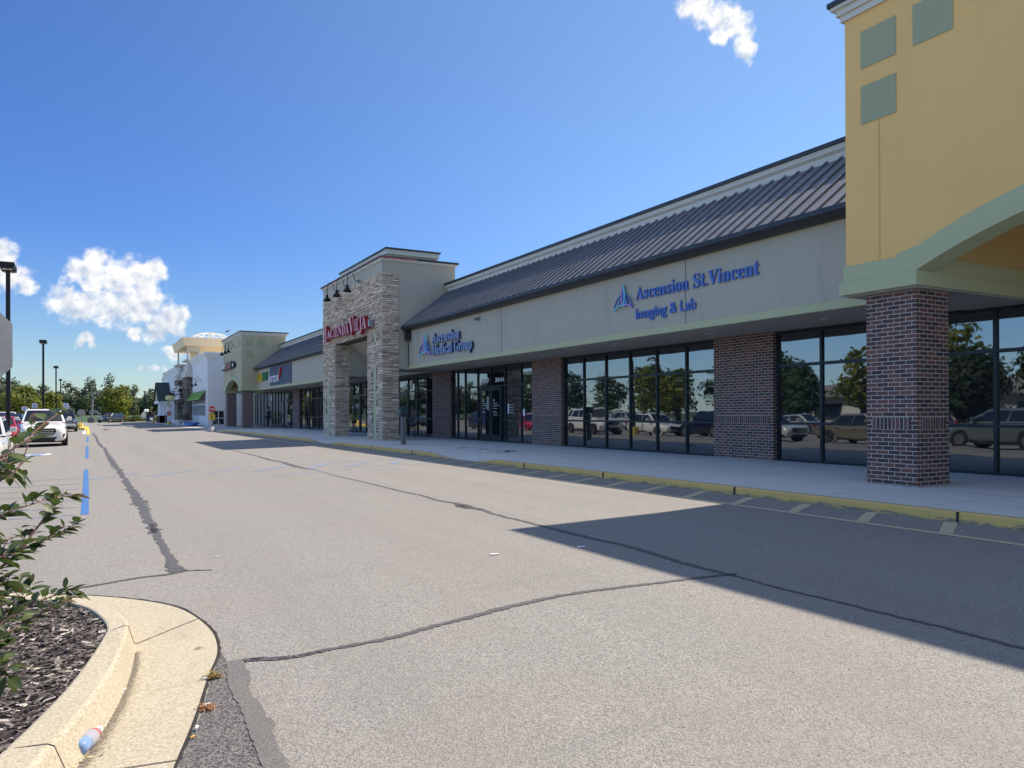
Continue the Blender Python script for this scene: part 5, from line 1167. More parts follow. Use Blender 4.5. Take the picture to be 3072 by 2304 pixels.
wsx=ground_at(240+1640*.11754,1150+985*.11754); tag(obj('wheel_stop',MB().box(wsx[0]-1.3,wsx[0]+1.1,wsx[1]-.1,wsx[1]+.1,gz(wsx[0]),gz(wsx[0])+.15),mat('pale yellow block',(.6,.5,.25),.8),bevel=.04),'pale yellow parking block in front of the low hedge','parking block')
# ================================================================== TREES
def leafmat(name,c0,c1,tr=.25): return attr_mat(name,c0,c1,.75,tr)
def crown_quads(mb,lobes,n,size,r,zlo=None):
    """leaf clumps scattered through lobes (x,y,z,rx,ry,rz), denser towards the outside"""
    vol=[l[3]*l[4]*l[5] for l in lobes]; tot=sum(vol); 
    for l,v in zip(lobes,vol):
        k=int(n*v/tot); lobe_t=r.uniform(-.12,.12)
        for _ in range(k):
            d=Vector((r.gauss(0,1),r.gauss(0,1),r.gauss(0,1))).normalized(); q=r.random()**.33*1.0
            bump=1+.22*mnoise.noise(Vector((d.x*2.3+l[0],d.y*2.3+l[1],d.z*2.3)))*1.6
            c=Vector((l[0]+d.x*l[3]*q*bump,l[1]+d.y*l[4]*q*bump,l[2]+d.z*l[5]*q*bump))
            if zlo is not None and c.z<zlo: continue
            s=size*r.uniform(.55,1.3); nrm=(d+Vector((r.uniform(-1,1),r.uniform(-1,1),r.uniform(-.6,1)))*.8).normalized()
            u=nrm.orthogonal().normalized(); u=(Matrix.Rotation(r.uniform(0,6.3),3,nrm)@u)*s*.5; w=nrm.cross(u).normalized()*s*r.uniform(.22,.5)
            t=min(1,max(0,.45+lobe_t+r.gauss(0,.20)))
            f=nrm*s*.12
            mb.add([c-u,c-w*.9-f,c+u,c+w-f],[(0,1,2,3)],t)
def tree(label,x,y,h,rad,lm,n=2600,size=.5,seed=1,zb=None,low=.18,group=None,nl=9):
    r=random.Random(seed); zb=gz(x) if zb is None else zb
    t=thing('tree',label,'tree',(x,y,zb),group)
    tk=MB(); tk.tube([(x,y,zb-.2),(x+.05,y,zb+h*.18),(x-.03,y,zb+h*.45),(x,y,zb+h*.8)],[h*.022,h*.017,h*.011,h*.003],8)
    lobes=[]
    for k in range(nl):
        a=r.uniform(0,6.28); f=r.random(); zz_=h*(low+.12+(.80-low)*f); rr_=rad*(1.0-.75*abs(f-.38))*r.uniform(.45,.68); lr=rad*r.uniform(.36,.52)*(1-.35*f)
        c=(x+rr_*math.cos(a),y+rr_*math.sin(a),zb+zz_); lobes.append((*c,lr,lr,lr*.85)); tk.tube([(x,y,zb+zz_*.55),(x+rr_*.5*math.cos(a),y+rr_*.5*math.sin(a),zb+zz_*.8),c],[h*.009,h*.006,h*.002],5)
    lobes.append((x,y,zb+h*.55,rad*.72,rad*.72,h*.36)); lobes.append((x,y,zb+h*.84,rad*.38,rad*.38,h*.15))
    obj('trunk',tk,mat('bark',(.06,.045,.035),.9,var=.3,vscale=6,bump=.5,bscale=12),t)
    m=MB(); crown_quads(m,lobes,n,size,r,zb+h*low*.55); obj('crown',m,lm,t,fixn=False); return t
LM_MAPLE=leafmat('yellow green maple leaves',(.055,.085,.014),(.27,.27,.035),.35)  # yellow green leaf colour, tone varied at random
LM_DEC=leafmat('green deciduous leaves',(.022,.045,.015),(.085,.125,.038),.22)
LM_DARK=leafmat('dark tree leaves',(.015,.032,.012),(.050,.080,.028),.2)
mxx=on_y(352,1200,160)[0]; tree('rounded yellow green maple standing alone behind the black suv',mxx,160,7.0,3.6,LM_MAPLE,5200,.42,11,-.35,.10)
a=on_y(60,1200,130)[0]; tree('yellow green maple at the left edge behind the parked cars',a,130,6.0,3.5,LM_MAPLE,3600,.42,12,-.4,.08)
a=on_y(147,1200,128)[0]; tree('yellow green maple between the second and third lamp posts',a,133,5.4,2.4,LM_MAPLE,2600,.40,13,-.4,.08)
a=on_y(10,1200,150)[0]; tree('darker green tree at the far left edge',a,150,5.4,2.6,LM_DEC,2000,.45,14,-.4,.1)
# far woods: one mass
wd=MB(); wr=random.Random(77)
def tops(az):   # skyline height in metres at 430 m, by direction
    return 15.5+2.2*math.sin(az*.9+1)+1.6*math.sin(az*2.3)+1.2*math.sin(az*5.1+2)+(2.5 if az<-3.3 else 0)
azl=-26.0
while azl<13:
    for row,(dist,hs) in enumerate(((410,.68),(430,1.0))):
        az=azl+wr.uniform(-.25,.25); dd=dist+wr.uniform(-10,10); x=dd*math.sin(R(az)); y=dd*math.cos(R(az)); h=tops(az)*hs*wr.uniform(.82,1.12); rd=wr.uniform(3.2,6.0); zb=.8
        L=[(x+wr.uniform(-.4,.4)*rd,y+wr.uniform(-.4,.4)*rd,zb+h*f,rd*wr.uniform(.45,.8),rd*.6,h*.20) for f in (.2,.4,.55,.7,.84)]
        crown_quads(wd,L,420,1.35,wr,zb)
    azl+=wr.uniform(.42,.62)
struct('woodland',wd,leafmat('hazed woodland leaves',(.042,.062,.036),(.135,.165,.080),.15),kind='stuff',fixn=False)  # leaf tones lightened, distance haze put into the colour
struct('woodland_shade_backing',MB().box(-230,110,438,445,-.5,9.5),mat('dark understory shade',(.014,.020,.012),.95),kind='stuff')  # dark wall behind the crowns, standing in for understory shade
hd=MB(); hr=random.Random(3); crown_quads(hd,[(3.9+k*.42,148+hr.uniform(-.5,.5),.12+hr.uniform(-.1,.15),.55,.6,.62) for k in range(16)],5200,.17,hr,-.2)
tag(obj('hedge',hd,leafmat('low juniper leaves',(.02,.04,.012),(.10,.13,.03)),fixn=False),'low spreading juniper hedge right of the black suv','hedge')
hd=MB(); crown_quads(hd,[(7.3,149.4,.6,.8,.6,.75),(6.8,149.4,.3,.7,.6,.6)],900,.2,hr,-.2); tag(obj('shrub',hd,leafmat('low juniper leaves',(.02,.04,.012),(.10,.13,.03)),fixn=False),'taller yellowish shrub rising behind the low hedge','shrub')
# opposite side of the lot: seen only mirrored in the shop windows
orr=random.Random(19)
for k,(x,y,h,rd) in enumerate(((-52,6,11,5),(-60,16,15,6.5),(-50,25,8,3.6),(-58,34,12,5),(-48,44,7.5,3.2),(-62,54,13,5.5),(-50,66,8,3.4),(-58,78,11,4.8),(-52,92,9,3.8),(-60,108,12,5),(-56,128,10,4.5),(-58,152,12,5),(-45,-6,14,5.5),(-48,-18,15,6),(-55,0,10,5),(-57,11,9,4.5),(-52,21,11,5),(-56,30,9,4.5),(-53,39,10,5),(-57,49,9,4.5),(-54,60,10,5),(-53,72,10,5),(-56,85,9,5),(-54,100,10,5.5),(-58,118,9,5),(-55,140,11,6),(-47,17,7,3),(-47,33,6.5,3))):
    tree('tree standing across the lot, number %d along the far road edge'%k if False else ('tree across the lot mirrored in the shop glass, %s'%('tall dark one','broad green one')[k%2]),x,y,h,rd,(LM_DEC,LM_DARK,LM_MAPLE)[k%3],1100,.75,40+k,-.45,.12,'trees across the lot')
ob=thing('low_shop','long low grey shop across the lot mirrored in the windows','building',(-70,60,-.4)); obj('wall',MB().box(-80,-66,34,96,-.45,3.2),M_WHITE,ob); obj('roof',MB().prism([(-81,3.2),(-65,3.2),(-73,5.6)],1,33,97),mat('pale shingle roof',(.22,.22,.21),.85,var=.15,vscale=2),ob)
dw=MB()
for y in range(38,94,7): dw.box(-66.02,-65.9,y,y+4,.0,2.3)
obj('window',dw,M_GLASS,ob)

# foreground shrub at the left edge ------------------------------------------
def leaf(mb,p,d,up,l,w,r):
    """a curved ovate leaf from point p along d"""
    d=d.normalized(); s=d.cross(up)
    if s.length<.1: s=d.orthogonal()
    s.normalize(); n=s.cross(d).normalized(); cur=r.uniform(.15,.55); fold=r.uniform(.10,.35)
    rows=[]; K=6
    for i in range(K+1):
        t=i/K; wd_=w*math.sin(math.pi*min(1,t**.8*1.0))**.8*(1-.25*t) if 0<t<1 else 0
        c=p+d*l*t-Vector((0,0,1))*l*cur*t*t*.7+n*0
        rows.append((c-s*wd_+n*wd_*fold,c,c+s*wd_+n*wd_*fold))
    v=[q for row in rows for q in row]; f=[]
    for i in range(K): a=i*3; f+=[(a,a+1,a+4,a+3),(a+1,a+2,a+5,a+4)]
    mb.add(v,f,min(1,max(0,r.gauss(.5,.26))))
br=random.Random(31)
sh=thing('shrub','leafy shrub with reddish twigs reaching in from the left edge over the mulch','shrub',(-1.35,3.3,-.1))
st=MB(); lf=MB(); lr_=MB()
rootp=Vector((-1.35,3.3,-.08))
def branch(pxs,d0,d1,r0=.006,leaves=20,ll=.075,red=.0,tip=True):
    n=len(pxs); P=[at_depth(px,py,d0+(d1-d0)*i/(n-1)) for i,(px,py) in enumerate(pxs)]
    P=[Vector(p) for p in smooth_line([tuple(p) for p in P],5)]
    full=[rootp.lerp(P[0],.0),rootp.lerp(P[0],.5)+Vector((0,0,.12))]+P
    st.tube(full,[r0*1.6,r0*1.3]+[r0*(1-.75*i/len(P)) for i in range(len(P))],6)
    for k in range(leaves):
        t=(k+br.random())/leaves; i=min(len(P)-2,int(t*(len(P)-1))); p=P[i].lerp(P[i+1],br.random()); d=(P[min(i+1,len(P)-1)]-P[i]).normalized()
        side=Vector((br.uniform(-1,1),br.uniform(-1,1),br.uniform(-.35,.55))).normalized(); dd=(d*.75+side*.9).normalized()
        tgt=lr_ if br.random()<red else lf
        stp=p+dd*.012; st.tube([p,stp],.0012,4); leaf(tgt,stp,dd,Vector((br.uniform(-.5,.5),br.uniform(-.5,.5),1)),ll*br.uniform(.55,1.15),ll*br.uniform(.20,.30),br)
    if tip: leaf(lf,P[-1],(P[-1]-P[-3]).normalized(),Vector((0,0,1)),ll*.9,ll*.22,br)
branch([(-60,1440),(0,1372),(75,1325),(110,1290),(144,1262),(172,1243)],1.75,1.95,.0026,16,.060,.22)
branch([(-50,1420),(20,1430),(60,1395),(85,1330),(95,1275)],1.9,2.0,.003,8,.05,.3)
branch([(-60,1620),(0,1548),(100,1512),(130,1500)],2.0,2.15,.003,16,.050,.08)
branch([(-40,1735),(53,1659),(106,1590),(150,1530),(172,1492),(200,1489)],2.15,2.35,.0045,42,.052,.06)
branch([(-60,1720),(0,1680),(69,1648),(130,1622),(175,1600),(225,1572)],2.2,2.45,.0045,46,.052,.05)
branch([(-60,1960),(0,1876),(69,1828),(138,1796),(190,1775),(216,1768)],2.25,2.5,.004,46,.050,.03)
branch([(-60,1950),(32,1892),(106,1850),(170,1812),(222,1786)],2.2,2.45,.0035,46,.050,.04)
branch([(-60,1900),(20,1850),(60,1800),(80,1760)],2.1,2.2,.003,16,.062,.1)
branch([(-80,2080),(-30,2030),(10,2010),(30,2040)],1.9,2.0,.003,12,.06,.0)
for k in range(12):
    x0=br.uniform(-75,-30); y0=br.uniform(1330,1800); branch([(x0-60,y0+70),(x0,y0+25),(x0+br.uniform(35,75),y0+br.uniform(-25,15)),(x0+br.uniform(60,110),y0+br.uniform(-50,30))],1.75+.25*br.random(),2.1+.2*br.random(),.003,26,.052,.06)
for k in range(5):
    x0=br.uniform(-60,-30); y0=br.uniform(1880,2080); branch([(x0-60,y0+70),(x0,y0+25),(x0+br.uniform(15,50),y0+br.uniform(-15,25))],1.9,2.0,.003,10,.062,.0)
obj('twigs',st,mat('reddish twig bark',(.20,.11,.085),.7,var=.25,vscale=60),sh)
obj('foliage',lf,attr_mat('shrub leaves',(.016,.040,.010),(.095,.125,.040),.5,.25),sh,fixn=False,smooth=True)
obj('red_foliage',lr_,attr_mat('reddish shrub leaves',(.10,.055,.035),(.22,.13,.09),.5,.25),sh,fixn=False,smooth=True)

# ================================================================== CARS
M_TYRE=mat('tyre rubber',(.018,.018,.019),.8); M_RIM=mat('alloy rim',(.42,.42,.43),.3,.9); M_CGL=glassmat('car window glass',1.9,.0,(.012,.014,.016)); M_TRIM=mat('black car trim',(.02,.02,.022),.5); M_CHR=mat('chrome',(.75,.76,.77),.12,1.0)
M_HL=mat('headlamp lens',(.55,.57,.60),.08,.3,coat=1); M_TL=mat('tail lamp lens',(.35,.01,.012),.2,coat=1)
def loft(mb,sections,a=None,cap=True):
    n=len(sections[0]); v=[q for s in sections for q in s]; f=[]
    for i in range(len(sections)-1):
        for k in range(n-1): f.append((i*n+k,i*n+k+1,(i+1)*n+k+1,(i+1)*n+k))
    if cap: f+=[tuple(range(n-1,-1,-1)),tuple(range((len(sections)-1)*n,len(sections)*n))]
    return mb.add(v,f,a)
def car(label,name,kind,col,L=4.6,Wd=1.85,H=1.66,two=None,plate=False,grille='mesh',metal=.35,rails=False):
    """car nose towards -y, origin at ground centre"""
    cp=mat('car paint %s'%name,col,.28,metal,coat=1.0)
    t=thing('parked_car',label,'car',(0,0,0),'cars parked in the lot'); w=Wd/2; h=L/2
    suv=kind in('suv','pickup')
    zb=.24 if suv else .18; hood=(1.02 if suv else .84)*H/1.66 if suv else .84; belt=hood+(.10 if suv else .10); tail=1.05 if suv else .98
    if kind=='pickup': hood=1.18; belt=1.25; tail=1.22
    # (y, half width, bottom, top)
    S=[(-h,w*.70,.36,hood*.62),(-h+.04,w*.82,.28,hood*.78),(-h+.16,w*.92,zb,hood*.88),(-h+.45,w*.985,zb,hood*.95),(-h+.95,w,zb,hood*1.0),(-h+1.35,w,zb,belt*.99),(-.1,w,zb,belt),(h-1.0,w*.995,zb,belt*1.0),(h-.55,w*.98,zb,tail*1.0),(h-.15,w*.92,zb+.04,tail*.97),(h-.03,w*.82,.34,tail*.90),(h,w*.74,.40,tail*.8)]
    if kind=='suv' or kind=='hatch': S=[q if q[0]<h-1.05 else (q[0],q[1],q[2],belt*(1.0 if q[0]<h-.1 else .9)) for q in S]
    sec=[]
    for y,ww,z0,z1 in S:
        sh_=z1-.06; sec.append([(-ww*.6,y,z0),(-ww*.93,y,z0+.03),(-ww*.985,y,z0+.16),(-ww,y,z0+(z1-z0)*.5),(-ww*.97,y,sh_-.06),(-ww*.88,y,sh_+.02),(-ww*.6,y,z1),(0,y,z1+.02),(ww*.6,y,z1),(ww*.88,y,sh_+.02),(ww*.97,y,sh_-.06),(ww,y,z0+(z1-z0)*.5),(ww*.985,y,z0+.16),(ww*.93,y,z0+.03),(ww*.6,y,z0)])
    b=MB(); loft(b,sec)
    body=obj('body',b,cp,t,smooth=True,shift=False); sb=body.modifiers.new('s','SUBSURF'); sb.levels=1; sb.render_levels=2
    # greenhouse
    if kind=='sedan': ys_=(-h+1.30,-h+2.05,h-1.55,h-.75); 
    elif kind=='hatch': ys_=(-h+1.15,-h+1.95,h-.85,h-.22)
    elif kind=='suv': ys_=(-h+1.25,-h+1.90,h-.60,h-.12)
    else: ys_=(-h+1.75,-h+2.35,h-2.35,h-2.05)
    wb,wt=w*.93,w*.74; zr=H-.03
    def gsec(z,ya,yb,ww,inset=.0): return [(-ww,ya,z),(ww,ya,z),(ww,yb,z),(-ww,yb,z)]
    lo=gsec(belt-.06,ys_[0],ys_[3],wb); hi=gsec(zr,ys_[1],ys_[2],wt); c=MB(); c.add(lo+hi+[(-wt*.8,ys_[1]+.12,H),(wt*.8,ys_[1]+.12,H),(wt*.8,ys_[2]-.1,H),(-wt*.8,ys_[2]-.1,H)],[(0,1,5,4),(1,2,6,5),(2,3,7,6),(3,0,4,7),(4,5,9,8),(5,6,10,9),(6,7,11,10),(7,4,8,11),(8,9,10,11)])
    cab=obj('cabin',c,cp,t,smooth=False,shift=False,bevel=.035)
    def panel(name,idx,ins,parent,m=M_CGL,push=.012):
        A,B,C_,D=[Vector(q) for q in idx]; cen=(A+B+C_+D)/4; nn=(B-A).cross(D-A).normalized()
        if nn.dot(cen-Vector((0,0,belt)))<0: nn=-nn
        q=[]
        for i,(u,v) in enumerate(((ins[0],ins[2]),(1-ins[1],ins[2]),(1-ins[1],1-ins[3]),(ins[0],1-ins[3]))):
            p=A.lerp(B,u).lerp(D.lerp(C_,u),v); q.append(p+nn*push)
        q2=[p-nn*.03 for p in q]
        return obj(name,MB().add([tuple(p) for p in q+q2],[(0,1,2,3),(7,6,5,4),(0,4,5,1),(1,5,6,2),(2,6,7,3),(3,7,4,0)]),m,parent,shift=False)
    panel('windshield',(lo[0],lo[1],hi[1],hi[0]),(.05,.05,.08,.07),t)
    panel('rear_window',(lo[3],lo[2],hi[2],hi[3]),(.08,.08,.12 if kind!='sedan' else .1,.12),t)
    for s,(a,b_,c_,d_) in ((1,(lo[1],lo[2],hi[2],hi[1])),(-1,(lo[0],lo[3],hi[3],hi[0]))):
        cuts=((.06,.50),(.53,.94)) if kind!='suv' else ((.06,.42),(.45,.76),(.79,.95))
        for u0,u1 in cuts: panel('side_window',(a,b_,c_,d_),(u0,1-u1,.14,.12),t)
    # wheels
    wr_=.36 if suv else .325
    for y in (-h+.88,h-.92):
        for s in (-1,1):
            arch=MB().lathe([(wr_+.07,-.02),(wr_+.075,.02),(wr_-.02,.03)],(s*(w-.012),y,wr_+.02),22,axis=0); obj('wheel_arch',arch,M_TRIM if suv else cp,body,shift=False)
            ty=MB().lathe([(wr_*.68,-.12),(wr_*.93,-.115),(wr_,-.08),(wr_,.08),(wr_*.93,.115),(wr_*.68,.12)],(s*(w-.095),y,wr_),24,axis=0); wo=obj('wheel',ty,M_TYRE,t,smooth=False,shift=False)
            rm=MB(); xx=s*(w+.022); rm.lathe([(wr_*.68,-.01),(wr_*.70,.012),(wr_*.62,.0)],(xx,y,wr_),24,axis=0)
            for k in range(5):
                a=2*math.pi*k/5+.3; ca,sa=math.cos(a),math.sin(a); n2=(-sa,ca)
                rm.add([(xx-.01,y+ca*.04+n2[0]*.03,wr_+sa*.04+n2[1]*.03),(xx-.01,y+ca*wr_*.66+n2[0]*.05,wr_+sa*wr_*.66+n2[1]*.05),(xx-.01,y+ca*wr_*.66-n2[0]*.05,wr_+sa*wr_*.66-n2[1]*.05),(xx-.01,y+ca*.04-n2[0]*.03,wr_+sa*.04-n2[1]*.03),(xx+s*.012,y+ca*.04,wr_+sa*.04),(xx+s*.004,y+ca*wr_*.66,wr_+sa*wr_*.66)],[(0,1,5,4),(3,4,5,2),(1,2,5)])
            rm.lathe([(.06,-.012),(.055,.012)],(xx,y,wr_),12,axis=0); obj('rim',rm,M_RIM,wo,shift=False)
    fz=hood
    # front face
    for s in (-1,1):
        hl=MB().add([(s*w*.60,-h+.035,fz*.76),(s*w*.95,-h+.34,fz*.84),(s*w*.95,-h+.36,fz*.74),(s*w*.62,-h+.035,fz*.66),(s*w*.58,-h+.20,fz*.76),(s*w*.88,-h+.44,fz*.84),(s*w*.88,-h+.44,fz*.74),(s*w*.6,-h+.2,fz*.66)],[(0,1,2,3),(7,6,5,4),(0,4,5,1),(1,5,6,2),(2,6,7,3),(3,7,4,0)]); obj('headlight',hl,M_HL,t,shift=False,bevel=.01)
        tl=MB().box(s*w*.66,s*w*.965,h-.20,h-.015,tail*.72,tail*.90) if kind!='suv' else MB().box(s*w*.70,s*w*.97,h-.25,h-.03,belt*.74,belt*.97); obj('tail_light',tl,M_TL,t,shift=False,bevel=.02)
        mz=belt+.08; mm=MB().box(s*(w+.02),s*(w+.20),ys_[0]+.32,ys_[0]+.46,mz-.03,mz+.13).box(s*(w-.05),s*(w+.05),ys_[0]+.36,ys_[0]+.42,mz-.03,mz+.02); obj('side_mirror',mm,cp,t,shift=False,bevel=.03)
        for y in ((-.05,h-1.35) if kind!='hatch' else (.1,)): obj('door_handle',MB().box(s*(w+.002),s*(w+.028),y,y+.18,belt-.20,belt-.165),M_CHR if suv else cp,t,shift=False,bevel=.006)
        if rails: obj('roof_rail',MB().tube([(s*wt*.88,ys_[1]+.15,H-.01),(s*wt*.9,ys_[1]+.25,H+.05),(s*wt*.9,ys_[2]-.25,H+.05),(s*wt*.88,ys_[2]-.1,H-.01)],.02,6),M_CHR,t,shift=False)
    g=MB(); g.prism([(-w*.50,fz*.78),(w*.50,fz*.78),(w*.55,fz*.66),(w*.42,fz*.50),(-w*.42,fz*.50),(-w*.55,fz*.66)],1,-h-.012,-h+.1); gr_=obj('grille',g,M_TRIM,t,shift=False,bevel=.01)
    c=MB()
    for k in range(3):
        z=fz*(.55+.075*k)
        for j in range(-4,5): c.box(j*w*.10-w*.04,j*w*.10+w*.04,-h-.026,-h-.014,z-.012,z+.012)
    c.box(-w*.5,w*.5,-h-.022,-h-.012,fz*.775,fz*.80); obj('grille_bars',c,M_CHR,gr_,shift=False)
    obj('lower_intake',MB().prism([(-w*.5,fz*.38),(w*.5,fz*.38),(w*.42,fz*.28),(-w*.42,fz*.28)],1,-h-.006,-h+.1),M_TRIM,t,shift=False)
    obj('skirt',MB().box(-w*.94,w*.94,-h+.25,h-.25,.20,.34),M_TRIM,t,shift=False)
    if plate: obj('number_plate',MB().box(-.16,.16,h-.01,h+.01,.75,.90),M_SWHITE,t,shift=False)
    return t
def put(o,x,y,rot=0.0): o.location=(x,y,gz(x)+.0); o.rotation_euler=(0,0,rot); return o
def tint(o,nc,nm,lab,metal=.35):
    n=mat('car paint %s'%nm,nc,.28,metal,coat=1.0)
    def f(c):
        if c.type=='MESH' and c.name.split('.')[0] in('body','cabin','side_mirror') :
            c.data=c.data.copy(); c.data.materials[0]=n
        for q in c.children: f(q)
    f(o); o['label']=lab; return o
M_HLD=mat('smoked headlamp',(.05,.05,.055),.08,coat=1)
GM=car('white suv with roof rails and a wide dark grille facing the camera','pearl white','suv',(.78,.78,.76),4.65,1.95,1.78,metal=.0,rails=True); put(GM,-1.93,44.0,R(2))
for c_ in GM.children:
    if c_.name.startswith('headlight'): c_.data.materials[0]=M_HLD
    if c_.name.startswith('lower_intake'): c_.scale=(1.15,1,1.12); c_.location=(0,-.02,-.02)
obj_each('fog_lamp',MB().prism([(-.90,.62),(-.80,.60),(-.74,.44),(-.84,.44)],1,-2.27,-2.15).prism([(.90,.62),(.80,.60),(.74,.44),(.84,.44)],1,-2.27,-2.15),M_TRIM,GM,shift=False)
PK=car('dark grey pickup with bright chrome front right behind the white suv','dark grey','pickup',(.035,.037,.042),5.6,2.0,1.92,rails=False,metal=.5); put(PK,-1.9,78.6,R(1))
obj_each('chrome_bumper',MB().box(-.92,.92,-2.84,-2.72,.50,.74).box(-.62,.62,-2.85,-2.72,.98,1.06).box(-.62,.62,-2.85,-2.72,.80,.84),M_CHR,PK,shift=False,bevel=.03)
BK=car('black suv parked at the far end of the lot under the round maple','black','suv',(.010,.010,.013),4.8,1.95,1.62,metal=.3); put(BK,3.35,146.0,R(-40))
HT=car('pale silver hatchback at the left edge partly hidden by the shrub','silver white','hatch',(.60,.60,.57),4.3,1.8,1.5,metal=.1); put(HT,-3.10,29.3,R(1))
RD=car('bright pink red compact car facing the camera between the silver and white cars','pink red','hatch',(.55,.015,.07),4.2,1.78,1.48,metal=.1); put(RD,-4.85,58.2,R(2))
BL=car('dark blue suv behind the pink red car','deep blue','suv',(.02,.045,.19),4.5,1.86,1.64,metal=.4); put(BL,-4.95,66.2,0)
WP=car('white pickup far behind the red and blue cars','plain white','pickup',(.70,.70,.70),5.6,2.0,1.9,metal=0); put(WP,-7.2,92,0)
more=[(BL,-4.5,-999,(.30,.33,.35),'grey metallic')]
SUV2=tint(copy_tree(BL),(.17,.20,.215),'grey blue','grey blue suv parked left of the frame and mirrored in the right hand glass'); put(SUV2,-3.4,17.2,R(180))
SED=car('champagne gold sedan parked left of the frame and mirrored beside the brick pillar','champagne','sedan',(.34,.30,.23),4.85,1.85,1.46,metal=.6); put(SED,-3.55,23.6,0)
NV=tint(copy_tree(BL),(.008,.014,.05),'navy','navy suv mirrored in the middle window, parked beyond the frame'); put(NV,-5.6,36.3,R(180))
WH=tint(copy_tree(HT),(.74,.74,.72),'white hatch','white hatchback in the second space mirrored beside the white suv',0); put(WH,-4.7,40.6,0)
for k,(src,x,y,rot,colr,nm,lab) in enumerate((
    (SED,-6.4,50.6,0,(.02,.022,.026),'charcoal','charcoal sedan low at the left edge behind the silver hatchback'),
    (BL,-7.7,60.5,0,(.55,.56,.57),'light silver','light silver suv roof at the left edge beyond the red car'),
    (SED,-16,20,R(180),(.015,.015,.017),'black','black sedan in the middle of the lot seen mirrored nearest the grey suv'),
    (BL,-17,30,R(180),(.30,.02,.02),'maroon','maroon suv in the middle of the lot seen mirrored'),
    (SED,-16,38,0,(.60,.60,.60),'silver','silver sedan in the middle of the lot seen mirrored'),
    (HT,-17,47,R(180),(.06,.07,.08),'graphite','graphite hatchback in the middle of the lot seen mirrored'),
    (BL,-16,58,0,(.65,.65,.64),'pale','pale suv in the middle of the lot seen mirrored'),
    (SED,-17,70,0,(.03,.05,.10),'slate blue','slate blue sedan in the middle of the lot seen mirrored'))):
    put(tint(copy_tree(src),colr,nm,lab),x,y,rot)

# ================================================================== PERSON AND BIRD
def skinned(name,edges_pts,radii,edges,material,parent=None,root=0,lv=2):
    me=bpy.data.meshes.new(name); me.from_pydata(edges_pts,edges,[]); o=bpy.data.objects.new(name,me); COL.objects.link(o)
    o.modifiers.new('skin','SKIN'); me.skin_vertices.new() if not me.skin_vertices else None
    for i,r in enumerate(radii):
        v=me.skin_vertices[0].data[i]; v.radius=(r if isinstance(r,tuple) else (r,r)); v.use_root=(i==root)
    s=o.modifiers.new('sub','SUBSURF'); s.levels=lv; s.render_levels=lv
    bpy.context.view_layer.update(); m2=bpy.data.meshes.new_from_object(o.evaluated_get(bpy.context.evaluated_depsgraph_get())); bpy.data.objects.remove(o)
    m2.materials.clear(); m2.materials.append(material); m2.polygons.foreach_set('use_smooth',[True]*len(m2.polygons))
    q=bpy.data.objects.new(name,m2); COL.objects.link(q); q.parent=parent; return q
pyx,pyy=on_y(660+705*.20494,1250,64.4)[0],64.4
pe=thing('person','person in dark clothes and pale shoes holding a phone before the long window','person',(pyx,pyy,SW))
# facing +x side (towards the glass, right in the picture); local x = forward
J=[(0,0,.95),(0,0,1.12),(.01,0,1.32),(.02,0,1.45),(.04,0,1.53),(.05,0,1.60),(.06,0,1.70), # pelvis..head top
   (0,.09,.90),(.05,.10,.50),(-.02,.10,.09),(.13,.11,.03),
   (0,-.09,.90),(-.04,-.10,.50),(-.10,-.10,.09),(.05,-.11,.03),
   (.02,.19,1.40),(.03,.25,1.13),(.26,.19,1.17),(.33,.17,1.20),
   (.02,-.19,1.40),(-.02,-.25,1.12),(.08,-.24,.90),(.10,-.23,.82)]
Ed=[(0,1),(1,2),(2,3),(3,4),(4,5),(5,6),(0,7),(7,8),(8,9),(9,10),(0,11),(11,12),(12,13),(13,14),(3,15),(15,16),(16,17),(17,18),(3,19),(19,20),(20,21),(21,22)]
Rr=[.14,.13,.15,.12,.06,.085,.075,.09,.062,.045,.035,.09,.062,.045,.035,.06,.045,.035,.03,.06,.045,.035,.03]
skinned('body',J,Rr,Ed,mat('skin',(.30,.18,.12),.6),pe)
JC=[q for q in J]; 
sub=[0,1,2,3,15,16,17,19,20,21]; idx={a:i for i,a in enumerate(sub)}
skinned('jacket',[J[i] for i in sub],[Rr[i]*1.14 for i in sub],[(idx[a],idx[b]) for a,b in Ed if a in idx and b in idx],mat('dark jacket',(.012,.012,.016),.8),pe)
sub=[0,7,8,9,11,12,13]; idx={a:i for i,a in enumerate(sub)}
skinned('trousers',[J[i] for i in sub],[Rr[i]*1.16 for i in sub],[(idx[a],idx[b]) for a,b in Ed if a in idx and b in idx],mat('dark trousers',(.012,.013,.018),.85),pe)
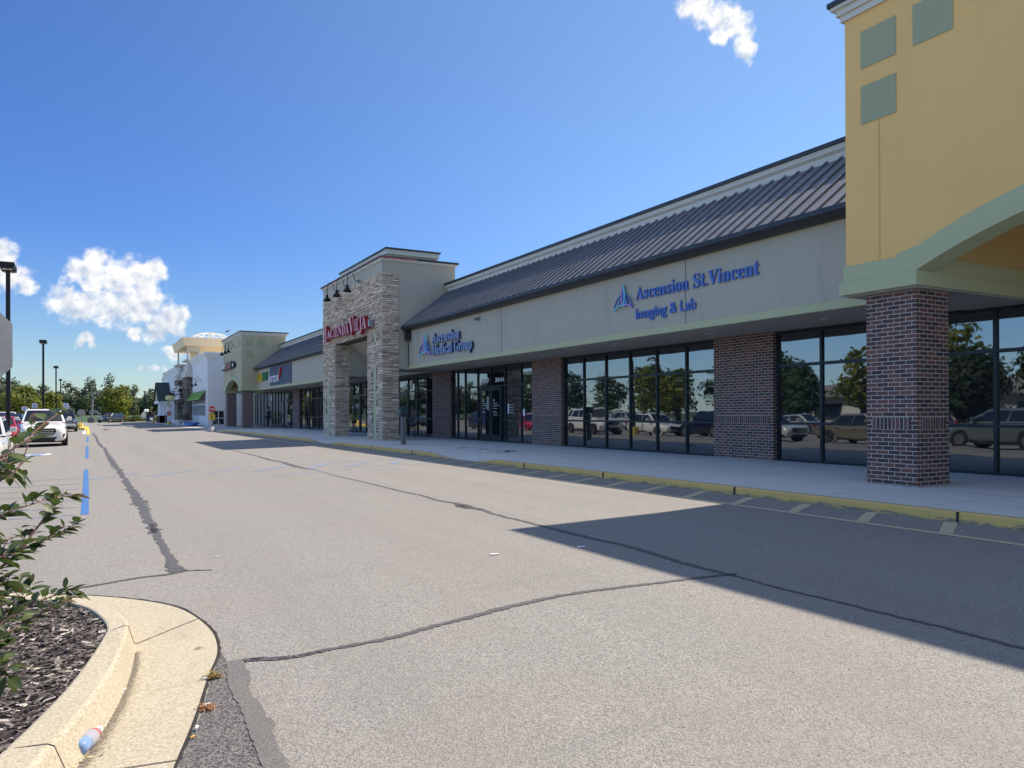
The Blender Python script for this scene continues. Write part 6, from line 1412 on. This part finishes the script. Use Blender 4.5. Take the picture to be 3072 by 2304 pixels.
for s in (.10,-.105):
    x0=-.04 if s>0 else -.12; obj('shoe',MB().ell((x0+.09,s,.04),.14,.05,.045,12,8),mat('pale shoe',(.55,.55,.55),.6),pe,smooth=True,shift=False)
obj('hair',MB().ell((.045,0,1.66),.105,.095,.11,12,8),mat('dark hair',(.012,.010,.009),.6),pe,smooth=True,shift=False)
hh=MB()
for s,(hx,hy,hz) in ((1,(.34,.17,1.21)),(-1,(.10,-.23,.80))):
    hh.ell((hx,hy,hz),.045,.02,.04,8,6)
    for k in range(4): hh.tube([(hx+.02,hy,hz-.03+.018*k),(hx+.07,hy-.01,hz-.025+.018*k),(hx+.085,hy-.03,hz-.022+.017*k)],[.009,.008,.006],5)
    hh.tube([(hx-.01,hy,hz+.03),(hx+.03,hy-.03,hz+.055),(hx+.05,hy-.035,hz+.05)],[.011,.009,.007],5)
obj('hands',hh,mat('skin',(.30,.18,.12),.6),pe,smooth=True,shift=False)
tag(obj('phone',MB().box(pyx+.38,pyx+.40,pyy+.08,pyy+.15,SW+1.15,SW+1.30),M_BLACK,bevel=.004),'small dark phone held up by the standing person','phone')
pe.rotation_euler=(0,0,R(20))
bxx,bzz=on_y(660+108*.20494,980+80*.20494,108.4)
bd=thing('bird','dark bird perched on the white wire dome above the store','bird',(bxx,108.4,bzz))
K=1.1
bj=[(0,0,.10),(.12,0,.16),(.20,0,.26),(.25,0,.31),(-.14,0,.05),(-.32,0,-.03)]
skinned('body',[tuple(K*c for c in q) for q in bj],[K*.07,K*.065,K*.045,K*.04,K*.04,(K*.035,K*.012)],[(0,1),(1,2),(2,3),(0,4),(4,5)],M_BLACK,bd)
obj('beak',MB().tube([(K*.27,0,K*.31),(K*.35,0,K*.30)],[K*.016,.004],6),M_BLACK,bd,shift=False); obj('wing',MB().ell((-.04*K,.075*K,.09*K),.17*K,.02*K,.06*K,10,6).ell((-.04*K,-.075*K,.09*K),.17*K,.02*K,.06*K,10,6),M_BLACK,bd,shift=False)
for s in (-.03,.03): obj('leg',MB().tube([(0,s*K,.06*K),(0,s*K,-.04*K)],.012*K,5),M_BLACK,bd,shift=False)
